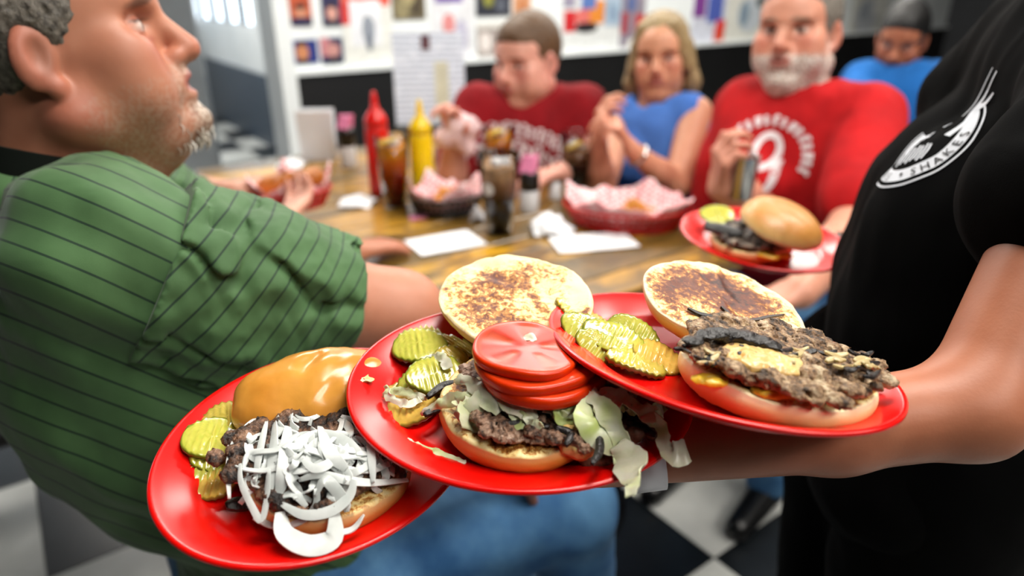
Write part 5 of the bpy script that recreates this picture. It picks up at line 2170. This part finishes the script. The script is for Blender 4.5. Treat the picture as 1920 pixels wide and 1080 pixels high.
# melted cheese and soft onion on the right patty
m_cheese = NT('melted_cheese')
m_cheese.base(m_cheese.ramp(m_cheese.noise(70), [(.3, lin('#c89a4a')), (.7, lin('#d8bd86'))]))
m_cheese.set(rough=.3, sss=.15, sssr=.004)
m_cheese = m_cheese.m
m_yel = mat('yellow_cheese', '#d9a51e', .35, '#e8bf3c', 60, sss=.1)
m_softon = mat('soft_onion', '#c8b184', .3, '#a88d60', 80, sss=.15)


def blob(name, label, cat, P, pts, rad, m, vox=.0011, seed=0, group=None):
    """flowing sheet: union of flattened blobs at world points"""
    c = np.mean(pts, 0)
    pr = [ELL(p - c, r_, P.T, .006) for p, r_ in zip(pts, rad)]
    V, Q = surf(pr, vox, disp=lambda X: .0009 * nz(X, 420, seed, 2))
    o = mesh_obj(name, V, Q, m)
    o.location = c
    return tag(o, label, cat, group)


PTOP = .0360
blob('melted_cheese', 'pale melted cheese over the patty on the right plate', 'cheese', PR, [PR.at(x, y, PTOP - .002 - .004 * (y > 690)) for x, y in ((1385, 660), (1415, 662), (1445, 668), (1470, 676), (1430, 682), (1400, 678), (1465, 690))],
     [(.012, .010, .0028)] * 7, m_cheese, seed=4)
blob('yellow_cheese', 'thin yellow cheese edge below the patty on the right plate', 'cheese', PR, [PR.at(x, y, .0225) for x, y in ((1330, 713), (1445, 735), (1475, 737), (1510, 736), (1545, 733), (1580, 728), (1605, 722))],
     [(.012, .008, .0034)] * 7, m_yel, seed=6)
qq = random.Random(12)
for i in range(40):
    x0, y0 = qq.uniform(1275, 1640), 0
    y0 = 640 + abs(x0 - 1400) * .12 + qq.uniform(-10, 34)
    L_ = qq.uniform(18, 46)
    a = qq.uniform(-.5, .7)
    pts = [PR.at(x0 + L_ * u * math.cos(a), y0 + L_ * u * math.sin(a) * .6 + qq.uniform(-4, 4), PTOP + qq.uniform(-.002, .0035)) for u in (-.5, 0, .5)]
    dk = qq.random() < .5
    strand('grilled_onion', 'blackened grilled onion shred on the right patty' if dk else 'soft tan grilled onion shred on the right patty', 'onion', pts, qq.uniform(.003, .0055), .0016, m_char if dk else m_softon,
           'dark onion shreds on right patty' if dk else 'tan onion shreds on right patty', V3(qq.uniform(-.5, .5), qq.uniform(-.5, .2), 1), .15, 10)
blob('charred_crust', 'black charred crust at the back of the right patty', 'onion', PR, [PR.at(x, y, PTOP + .004) for x, y in ((1300, 640), (1325, 630), (1350, 626), (1375, 628), (1400, 634), (1425, 640), (1452, 650))],
     [(.008, .006, .002), (.009, .006, .0025), (.010, .006, .003), (.010, .006, .003), (.009, .006, .0025), (.008, .006, .002), (.006, .005, .002)], m_char, seed=14)

# ------------------------------------------------------------------ pickles
m_pick = NT('pickle_flesh')
_t = m_pick.attr('tint').outputs['Color']
m_pick.base(m_pick.mix(1.0, _t, m_pick.ramp(m_pick.noise(120), [(.3, (.82, .84, .7)), (.7, (1, 1, 1))]), 'MULTIPLY'))
m_pick.set(rough=.16, sss=.2, sssr=.005, spec=.6)
m_pick = m_pick.m


def pickle(label, P, x, y, h, rx, ry, yaw, tilt=(0, 0), seed=0, hue=0, group='crinkle-cut pickle slices', th=.0042):
    n, nr = 56, 12
    V, F, T_ = [], [], []
    pal = [('#c9c25e', '#a7ad34', '#5c6a1c'), ('#cdb75c', '#b3a236', '#6f6c20'), ('#d8b05c', '#c9a23c', '#86782a')][hue]  # third palette has the red plate's orange reflection mixed into the colour
    cc = [np.asarray(lin(c)) for c in pal]
    for s in (1, -1):
        for i in range(nr):
            k = i / (nr - 1)
            for j in range(n):
                a = 2 * PI * j / n
                w_ = 1 + .03 * math.sin(3 * a + seed) + .02 * math.sin(5 * a + 2 * seed)
                px, py = rx * w_ * k * math.cos(a), ry * w_ * k * math.sin(a)
                ridge = .00105 * math.sin(2 * PI * px / .0047 + seed)
                bow = -.05 * (px * px + py * py) / rx + .002 * math.sin(px * 90 + seed)
                z = s * th / 2 * (1 - .25 * k ** 6) + ridge + bow
                V.append((px, py, z))
                t = k ** 5
                seedy = .5 + .5 * math.sin(7 * a + seed) * math.sin(k * 6)
                c = cc[0] * (1 - .5 * seedy * (k < .7)) + cc[1] * .5 * seedy * (k < .7)
                c = c * (1 - t) + cc[1] * t
                if k > .955:
                    c = cc[2]
                T_.append(c)
    m1 = nr * n
    for i in range(nr - 1):
        for j in range(n):
            l_ = (j + 1) % n
            if i == 0:
                F.append((n + j, n + l_, 0))
                F.append((m1 + n + l_, m1 + n + j, m1))
            else:
                F.append((i * n + j, (i + 1) * n + j, (i + 1) * n + l_, i * n + l_))
                F.append((m1 + i * n + l_, m1 + (i + 1) * n + l_, m1 + (i + 1) * n + j, m1 + i * n + j))
    e_ = (nr - 1) * n
    for j in range(n):
        l_ = (j + 1) % n
        F.append((e_ + j, m1 + e_ + j, m1 + e_ + l_, e_ + l_))
    o = mesh_obj('pickle_slice', np.array(V), F, m_pick, attrs={'tint': np.clip(np.array(T_), 0, 1)})
    setm(o, P.at(x, y, h), P.T @ rotx(tilt[0]) @ roty(tilt[1]) @ rotz(yaw))
    return tag(o, label, 'pickle', group)


# middle plate
pickle('crinkle pickle slice at the back of the middle plate\'s pickle pile', PM, 782, 640, .010, .0225, .020, .25, (.10, .05), 1, 1)
pickle('pale green crinkle pickle slice topmost of the back pair on the middle plate', PM, 786, 648, .0155, .0225, .0180, .20, (.16, .02), 2, 0)
pickle('brownish pickle slice tucked beside the middle top bun', PM, 850, 652, .008, .019, .018, 1.0, (.0, .3), 3, 1)
pickle('crinkle pickle slice standing below the topmost one on the middle plate', PM, 795, 712, .011, .0220, .0185, .5, (.25, -.25), 4, 0)
pickle('glossy green pickle slice leaning on others in the middle plate', PM, 815, 700, .0185, .0215, .0165, .3, (.28, .18), 5, 0)
pickle('orange-tinted pickle slice lying flat at the middle plate\'s left', PM, 762, 752, .006, .0260, .0240, .1, (.05, .0), 6, 2)
pickle('curved brown pickle edge behind the green slices on the middle plate', PM, 845, 680, .012, .018, .015, .9, (.1, .5), 7, 1)
# right plate
pickle('long pinkish pickle slice at the rim of the right plate', PR, 1092, 588, .0135, .0240, .0150, -.55, (.10, .25), 11, 2)
pickle('green crinkle pickle slice leaning left on the right plate', PR, 1105, 622, .014, .0230, .0140, -.45, (.75, .05), 12, 0)
pickle('long green crinkle pickle slice in the middle of the right plate\'s row', PR, 1150, 634, .015, .0250, .0130, -.45, (.65, .0), 13, 0)
pickle('bright green crinkle pickle slice at the back of the right plate\'s row', PR, 1185, 630, .014, .0225, .0140, -.42, (.95, .0), 14, 0)
pickle('flat yellow pickle slice in front on the right plate', PR, 1192, 678, .007, .0220, .0150, -.30, (.10, .05), 15, 1)
pickle('orange-tinted pickle slice touching the bun on the right plate', PR, 1235, 668, .008, .0200, .0160, -.3, (.30, .1), 16, 2)
pickle('thin green pickle edge under the row on the right plate', PR, 1130, 655, .009, .0215, .0120, -.55, (.85, .0), 17, 0)
# left plate
pickle('long yellow crinkle pickle slice against the left top bun', PL, 432, 785, .014, .0230, .0160, .35, (.20, -.10), 21, 1)
pickle('green crinkle pickle slice with red fleck on the left plate', PL, 402, 822, .015, .0225, .0200, .1, (.10, .05), 22, 0)
pickle('crinkle pickle slice under the flecked one on the left plate', PL, 410, 848, .011, .0190, .0170, .2, (.25, .05), 23, 0)
pickle('lower crinkle pickle slice on the left plate', PL, 404, 878, .008, .0190, .0160, .15, (.25, .0), 24, 0)
pickle('orange-tinted lowest pickle slice on the left plate', PL, 402, 905, .005, .0170, .0140, .1, (.10, .0), 25, 2)

# ------------------------------------------------------------------ tomato slices
m_tomskin = NT('tomato')
_t = m_tomskin.attr('tint').outputs['Color']
m_tomskin.base(m_tomskin.mix(1.0, _t, m_tomskin.ramp(m_tomskin.noise(90), [(.3, (.8, .7, .65)), (.7, (1, 1, 1))]), 'MULTIPLY'))
m_tomskin.set(rough=.26, sss=.04, sssr=.006, spec=.32)
m_tomskin = m_tomskin.m


def tomato(label, cw, R, r, th, seed):
    n, rings = 72, 14
    prof = [(k, th / 2) for k in np.linspace(.06, .94, rings)] + [(.975, th * .46), (.995, th * .3), (1.0, 0), (.985, -th * .3), (.96, -th * .46)] + [(k, -th / 2) for k in np.linspace(.93, .06, 6)]
    V, F, T_ = [], [], []
    for k, z in prof:
        for j in range(n):
            a = 2 * PI * j / n
            w_ = 1 + .03 * math.sin(3 * a + seed) + .015 * math.sin(5 * a + seed * 2)
            cell = max(0, math.sin(2.5 * a + seed) ** 2 - .35) * (1 if .3 < k < .82 else 0)
            V.append((r * k * w_ * math.cos(a), r * k * w_ * math.sin(a), z - (.0006 * cell if z > 0 else 0) + .0012 * math.sin(2 * a + seed) * k))
            base = np.asarray(lin('#c02806'))
            if k > .95 and abs(z) < th * .48:
                base = np.asarray(lin('#d23204'))
            elif cell > .1:
                base = np.asarray(lin('#a81c04')) * (1 - .3 * cell) + np.asarray(lin('#cc7a28')) * .3 * cell
            elif k > .82:
                base = np.asarray(lin('#cc3a12'))
            T_.append(base)
    m1 = len(prof)
    for i in range(m1 - 1):
        for j in range(n):
            l_ = (j + 1) % n
            F.append((i * n + j, (i + 1) * n + j, (i + 1) * n + l_, i * n + l_))
    F.append(tuple(range(n)))
    F.append(tuple((m1 - 1) * n + j for j in reversed(range(n))))
    o = mesh_obj('tomato_slice', np.array(V), F, m_tomskin, attrs={'tint': np.array(T_)})
    setm(o, cw, R)
    return tag(o, label, 'tomato', 'tomato slices on the middle burger')


tomato('bottom tomato slice, widest of the stack on the middle burger', PM.at(1016, 700, .040), PM.T @ rotx(-.24) @ roty(.03), .0445, .0090, 1)
tomato('middle tomato slice of the stack on the middle burger', PM.at(1002, 680, .0485), PM.T @ rotx(-.21) @ roty(.06), .0420, .0080, 2)
tomato('top tomato slice with glossy cut face on the middle burger', PM.at(986, 658, .0570), PM.T @ rotx(-.13) @ roty(.13), .0365, .0075, 4)

# ------------------------------------------------------------------ onions on the left burger
m_onion = NT('raw_onion')
m_onion.base(m_onion.ramp(m_onion.noise(45), [(.3, lin('#bcc3c0')), (.7, lin('#dadedc'))]))
m_onion.set(rough=.28, sss=.25, sssr=.006, spec=.5)
m_onion.b.inputs['Subsurface Radius'].default_value = (1, 1, 1)
m_onion = m_onion.m


def heapL(x, y):
    """height of the onion heap over the left burger at a pixel"""
    d = ((x - 600) / 170) ** 2 + ((y - 850) / 100) ** 2
    return .012 + .034 * math.exp(-d * .9)


ONL = 'white raw onion shred in the pile on the left burger'
ONG = 'raw onion shreds on the left burger'
exp = [([(430, 935), (428, 880), (440, 830), (475, 790), (500, 795)], .007), ([(500, 790), (486, 850), (478, 905)], .008), ([(455, 880), (470, 850), (520, 842), (560, 815)], .008),
       ([(450, 870), (452, 905), (475, 955), (490, 975), (500, 935), (505, 880)], .007), ([(515, 790), (512, 840), (508, 900), (498, 935)], .012), ([(540, 800), (535, 870), (522, 930)], .016),
       ([(525, 960), (535, 1000), (580, 1022), (625, 1008), (628, 960)], .022), ([(528, 945), (570, 965), (620, 958), (655, 930), (665, 895)], .011), ([(625, 1000), (660, 992), (682, 965)], .007),
       ([(560, 900), (600, 890), (650, 900), (700, 905), (765, 900)], .009), ([(566, 860), (590, 878), (620, 866), (628, 838)], .010), ([(690, 800), (696, 850), (700, 905)], .009),
       ([(470, 800), (520, 775), (560, 790)], .008), ([(640, 780), (690, 800), (720, 850)], .009), ([(590, 930), (610, 900), (645, 940), (650, 960)], .012), ([(600, 800), (620, 850), (650, 880)], .014),
       ([(550, 830), (600, 815), (650, 830), (690, 870)], .013), ([(520, 935), (550, 925), (575, 950)], .009)]
for i, (pp, w_) in enumerate(exp):
    pts = [PL.at(x, y, heapL(x, y) + .004 + .0012 * (i % 4)) for x, y in pp]
    qn = random.Random(i)
    o = strand('onion_shred', ONL, 'onion', pts, w_ * .62, .0010, m_onion, ONG, PL.T @ V3(qn.uniform(-.6, .6), qn.uniform(-1.2, -.1), 1), .05, 26, twist=qn.uniform(-.7, .7))
qn = random.Random(77)
for i in range(84):
    x0, y0 = qn.gauss(596, 70), qn.gauss(845, 42)
    rp = qn.uniform(30, 80)
    a0 = qn.uniform(0, 2 * PI)
    arc = qn.uniform(1.3, 3.0)
    ar = qn.uniform(.45, .85)
    tw = qn.uniform(-.6, .6)
    pts = []
    for u in np.linspace(0, 1, 6):
        t = a0 + arc * u
        dx, dy = rp * math.cos(t), rp * ar * math.sin(t)
        x, y = x0 + dx * math.cos(tw) - dy * math.sin(tw), y0 + dx * math.sin(tw) + dy * math.cos(tw)
        x, y = min(max(x, 432), 735), min(max(y, 772), 985)
        pts.append(PL.at(x, y, heapL(x, y) + .004 * math.sin(3 * u + i) + qn.uniform(-.001, .003)))
    strand('onion_shred', ONL, 'onion', pts, qn.uniform(.0030, .0060), .0010, m_onion, ONG, PL.T @ V3(qn.uniform(-.8, .8), qn.uniform(-1.3, .2), 1), .05, 22, taper=i % 3 == 0, twist=qn.uniform(-.5, .5))

# top bun of the left burger: folded glazed crown lying dome up
c_ = PL.at(590, 735, .030)
P = [ELL((0, 0, 0), (.058, .032, .024), None, .01), ELL((-.034, -.012, -.006), (.020, .022, .018), None, .012), ELL((.02, .012, .006), (.045, .026, .021), None, .015), ELL((-.01, -.022, -.008), (.044, .015, .014), None, .012),
     CAP((-.008, -.003, .030), (.0, .014, .030), .004, .003, .010, 1)]
V, Q = surf(P, .0016, disp=lambda X: .0018 * nz(X, 38, 3, 2) + .0004 * nz(X, 150, 4, 2), cut=lambda X: -.020 - X[:, 2])
k = np.clip((V[:, 2] + .018) / .012, 0, 1)[:, None]
nn_ = (.5 + .5 * nz(V, 30, 5, 2))[:, None]
T_ = np.asarray(lin('#e6bd7a')) * (1 - k) + (np.asarray(lin('#c9842e')) * nn_ + np.asarray(lin('#dc9d44')) * (1 - nn_)) * k
o = mesh_obj('top_bun', V, Q, m_bunshiny, attrs={'tint': T_})
setm(o, c_, PL.T @ rotz(.16))
tag(o, 'shiny brown top bun leaning behind the onions on the left plate', 'bun')
for i in range(9):
    x0 = 470 + 28 * i
    pts = [PL.at(x0 + u * 26, 775 + 8 * math.sin(i * 2 + u) + 5 * u - i * .6, .024 + .004 * math.sin(i + u)) for u in (-1, 0, 1)]
    strand('charred_onion', 'dark charred onion shred under the left top bun', 'onion', pts, .004, .0016, m_char if i % 2 else mat('brown_onion', '#4a2c1c', .35), 'charred shreds under left top bun', (0, -.4, 1), .1, 10)
for (x, y), sl in (((445, 945), 'black charred scrap below the onion burger\'s left edge'), ((470, 800), 'black charred scrap at the upper left of the onion burger'), ((452, 838), 'black charred scrap beside the left plate\'s pickles')):
    pts = [PL.at(x + dx, y + dy, .010) for dx, dy in ((-22, 3), (0, -3), (26, 2))]
    strand('charred_onion', sl, 'onion', pts, .010, .003, m_char, 'charred scraps by the onion burger', (0, -.3, 1), .2, 10)

# ------------------------------------------------------------------ lettuce on the middle burger
m_let = NT('lettuce')
_t = m_let.attr('tint').outputs['Color']
m_let.base(m_let.mix(1.0, _t, m_let.ramp(m_let.noise(60), [(.3, (.84, .88, .74)), (.7, (1, 1, 1))]), 'MULTIPLY'))
m_let.set(rough=.3, sss=.08, sssr=.004, spec=.5)
m_let.bump(m_let.noise(180), .25, .001)
m_let = m_let.m


def lettuce(label, pts, wid, seed, group=None, white=.5, normal=None):
    m_ = 22
    p = spline(pts, m_)
    c = p.mean(0)
    q = np.random.default_rng(seed)
    w = np.interp(np.linspace(0, 1, m_), np.linspace(0, 1, len(wid)), wid) if not np.isscalar(wid) else wid * (np.sin(np.linspace(.2, PI - .2, m_)) ** .5)
    w = w * (1 + .18 * np.sin(np.linspace(0, 9, m_) + seed))
    n0 = np.asarray(normal if normal is not None else (q.uniform(-.4, .4), -.8, .7), float)
    tw = np.linspace(-.5, .5, m_) * q.uniform(-1.6, 1.6)
    N_ = np.array([nrm(n0 + .5 * V3(math.sin(3 * t + seed), 0, math.cos(4 * t + seed)) * .6 + V3(t, 0, 0)) for t in tw])
    v, f = ribbon(p - c, w, .0009, N_, q.uniform(-.10, .10))
    v = v + .0017 * np.stack([nz(v, 330, seed, 2), nz(v, 330, seed + 1, 2), nz(v, 330, seed + 2, 2)], 1)
    g = np.clip(.5 + .6 * nz(v, 150, seed + 4, 2) + (.5 - white), 0, 1)[:, None]
    T_ = np.asarray(lin('#e4e0d0')) * (1 - g) + np.asarray(lin('#b9c67a')) * g
    o = mesh_obj('lettuce_shred', v, f, m_let, attrs={'tint': T_})
    o.location = c
    return tag(o, label, 'lettuce', group)


G = 'lettuce shreds on the middle plate'
lp = lambda *a: [PM.at(x, y, h) for x, y, h in a]
lettuce('wide pale lettuce leaf piece over the front left of the middle bun', lp((925, 735, .042), (905, 765, .036), (892, 790, .028), (872, 806, .022)), [.016, .028, .034, .030], 71, G, .65)
lettuce('ruffled white-green lettuce piece below the tomato\'s left', lp((905, 705, .044), (940, 735, .044), (975, 765, .040), (1000, 790, .034)), [.010, .016, .016, .010], 72, G, .8)
lettuce('broad pale lettuce fold right of the tomato', lp((1100, 742, .046), (1130, 760, .046), (1150, 800, .038), (1165, 830, .030)), [.008, .012, .013, .010], 73, G, .8)
lettuce('broad white lettuce piece at the left front of the middle burger', lp((905, 715, .040), (900, 750, .036), (890, 775, .030), (880, 808, .024)), [.014, .022, .026, .020], 1, G, .7)
lettuce('long white lettuce rib above the broad piece on the middle burger', lp((858, 706, .040), (885, 720, .043), (915, 745, .042), (935, 775, .036)), [.006, .010, .011, .007], 2, G, .85)
lettuce('pale green lettuce strip reaching left over the orange pickle', lp((790, 772, .018), (825, 758, .026), (865, 748, .034), (900, 752, .036)), [.004, .008, .010, .012], 3, G, .6)
lettuce('thin lettuce strip lying on the orange pickle', lp((712, 742, .011), (745, 734, .013), (780, 742, .013), (800, 748, .013)), [.004, .006, .006, .004], 4, G, .7)
lettuce('small white lettuce shred curled on the orange pickle', lp((722, 725, .014), (732, 745, .013), (760, 758, .012), (790, 752, .012)), [.003, .006, .007, .004], 5, G, .9)
lettuce('long green-white lettuce shred left of centre under the tomato', lp((930, 725, .040), (945, 750, .041), (965, 775, .038), (990, 795, .034)), [.008, .010, .011, .007], 6, G, .5)
lettuce('translucent lettuce shred below the tomato stack', lp((985, 752, .041), (995, 775, .038), (1000, 800, .032)), [.012, .014, .006], 7, G, .75)
lettuce('green lettuce square under the tomato\'s right', lp((1075, 750, .042), (1068, 775, .038), (1062, 800, .032)), [.014, .020, .018], 8, G, .2)
lettuce('small bright lettuce chip under the tomato\'s front', lp((1030, 750, .042), (1034, 762, .040), (1040, 775, .037)), [.010, .012, .008], 9, G, .6)
lettuce('big curled lettuce shred right of the tomato', lp((1110, 745, .044), (1100, 780, .042), (1125, 812, .034), (1160, 835, .028), (1175, 860, .024)), [.012, .018, .018, .022, .016], 10, G, .55)
lettuce('long lettuce shred hanging over the front rim of the middle plate', lp((1160, 835, .030), (1178, 862, .028), (1186, 890, .028)) + [W(1188, 905, .395), W(1184, 930, .39)], [.016, .022, .016, .010, .004], 11, G, .85)
lettuce('lettuce shred drooping past the right rim of the middle plate', lp((1215, 770, .036), (1240, 800, .030), (1245, 835, .024)) + [W(1260, 850, .43), W(1290, 845, .43)], [.007, .009, .010, .016, .012], 12, G, .6)
lettuce('white lettuce strip across the right of the middle burger', lp((1120, 745, .045), (1160, 742, .044), (1200, 765, .040), (1235, 778, .034)), [.008, .012, .009, .006], 13, G, .8)
lettuce('pinkish lettuce rib at the back right of the middle burger', lp((1105, 738, .045), (1130, 745, .046), (1165, 765, .043)), [.008, .010, .008], 14, G, .9)
lettuce('lettuce scrap lying alone at the front left of the middle plate', [PM.at(x, y, .006) for x, y in ((760, 828), (795, 845), (830, 858), (872, 868))], [.005, .010, .011, .004], 15, G, .55, (0, -.2, 1))
lettuce('tiny lettuce scrap on the left rim of the middle plate', [PM.at(x, y, .014) for x, y in ((662, 708), (682, 710), (702, 714))], [.004, .008, .004], 16, G, .5, (0, -.1, 1))
lettuce('tiny pale lettuce chip on the top tomato slice', lp((984, 632, .074), (992, 634, .074), (1000, 640, .073)), .006, 17, G, .8, (0, -.2, 1))
lettuce('pale lettuce chip on the green pickle pile', lp((810, 668, .022), (830, 672, .024), (838, 690, .022)), .008, 18, G, .9)
lettuce('small lettuce chip between middle top bun and tomato', lp((905, 655, .030), (918, 660, .032), (930, 664, .032)), .008, 19, G, .6)
qn = random.Random(8)
for i in range(16):
    x0, y0 = qn.uniform(930, 1240), qn.uniform(735, 800)
    pts = lp(*[(x0 + qn.uniform(10, 22) * u, y0 + qn.uniform(-10, 12) * u, .034 + qn.uniform(0, .008) - max(0, x0 - 1150) * .0001) for u in (-1, 0, 1)])
    lettuce('small mixed lettuce shred among the filling of the middle burger', pts, qn.uniform(.005, .010), 40 + i, 'small lettuce shreds in the middle burger', qn.uniform(.4, .9))
for i, pp in enumerate((((800, 745), (830, 722), (862, 716)), ((795, 778), (820, 765), (870, 762)), ((930, 795), (980, 790), (1030, 800)), ((1040, 800), (1070, 812), (1060, 835)), ((1120, 800), (1125, 840), (1110, 870)),
                        ((1175, 790), (1200, 800), (1230, 815)), ((1150, 760), (1190, 780), (1240, 790)))):
    strand('charred_onion', ('black twig-like charred onion strip over the middle plate\'s pickles', 'charred strip below the twig-like one on the middle plate', 'long charred strip along the front of the middle patty', 'short charred hook at the front right of the middle patty', 'charred strip hanging by the long drooping lettuce', 'charred strip at the right end of the middle burger', 'charred strip under the right plate\'s rim on the middle burger')[i], 'onion', lp(*[(x, y, .034 - (.014 if i < 2 else 0) - max(0, x - 1100) * .00008) for x, y in pp]), .0055, .0025, m_char, 'charred strips in the middle burger', (0, -.4, 1), .2, 12)
blob('melted_cheese', 'pale melted cheese at the front right of the middle patty', 'cheese', PM, lp((1060, 815, .028), (1085, 820, .026), (1078, 838, .022), (1095, 842, .020)), [(.009, .007, .006)] * 4, m_cheese, seed=24)
for i, (x, y) in enumerate(((1100, 862), (1125, 868), (1142, 860), (1200, 800), (1185, 815), (1215, 795), (1225, 812), (1165, 800))):
    blob('beef_crumb', 'dark beef crumb fallen from the middle burger', 'beef crumb', PM, [PM.at(x, y, .008 + (.012 if y < 850 else 0)), PM.at(x + 9, y - 5, .010 + (.012 if y < 850 else 0))], [(.006, .005, .005), (.004, .004, .004)],
         mat('beef_crumb', '#4a3024', .45, '#8a6450', 260), .0012, 60 + i, 'beef crumbs on the middle plate')

# ------------------------------------------------------------------ burger on the far plate
fc = PF.lo(PF.at(1412, 462, .01))
f_w = PF.wo(V3(fc[0], fc[1] + .010, .0015))
heel('pale bottom bun on the farther red plate', f_w, PF, .057, .018, 51, '#d49848', '#e6c084', '#efd8a8')
patty('grey-brown patty hanging out of the burger on the farther plate', PF.wo(PF.lo(f_w) + V3(.004, -.004, .0185)), PF.T, .056, .014, 13, 90, .05, ('#2a211e', '#6e5a4c', '#a89684', '#c8bca8'), .10)
blob('yellow_cheese', 'yellow cheese edge in the burger on the farther plate', 'cheese', PF, [PF.at(x, y, .018) for x, y in ((1430, 478), (1450, 482), (1475, 480))], [(.009, .008, .003)] * 3, m_yel, .002, seed=33)
V, F, face, mask = bun_mesh(.060, .010, .028, 55)
V[:, 2] *= -1
F = [t[::-1] for t in F]
T_ = bun_tint(V * V3(1, 1, -1), .01, .028, '#c98a44', '#dcae6c', '#e8cf98', 55)
o = mesh_obj('top_bun', V, F, m_bun, attrs={'face': face * 0, 'mask': mask, 'tint': T_})
setm(o, PF.at(1462, 425, .042), PF.T @ rotx(.16) @ roty(.24))
tag(o, 'domed top bun tipped back on the farther red plate', 'bun')
pickle('pale pickle slice leaning on the burger of the farther plate', PF, 1345, 402, .034, .026, .022, .1, (.35, .1), 31, 0)
strand('charred_onion', 'dark grilled onion tangle in the farther burger', 'onion', [PF.at(x, y, .038) for x, y in ((1320, 422), (1345, 425), (1375, 432), (1395, 436))], .020, .006, m_char, None, (0, -.5, 1), .2, 14)
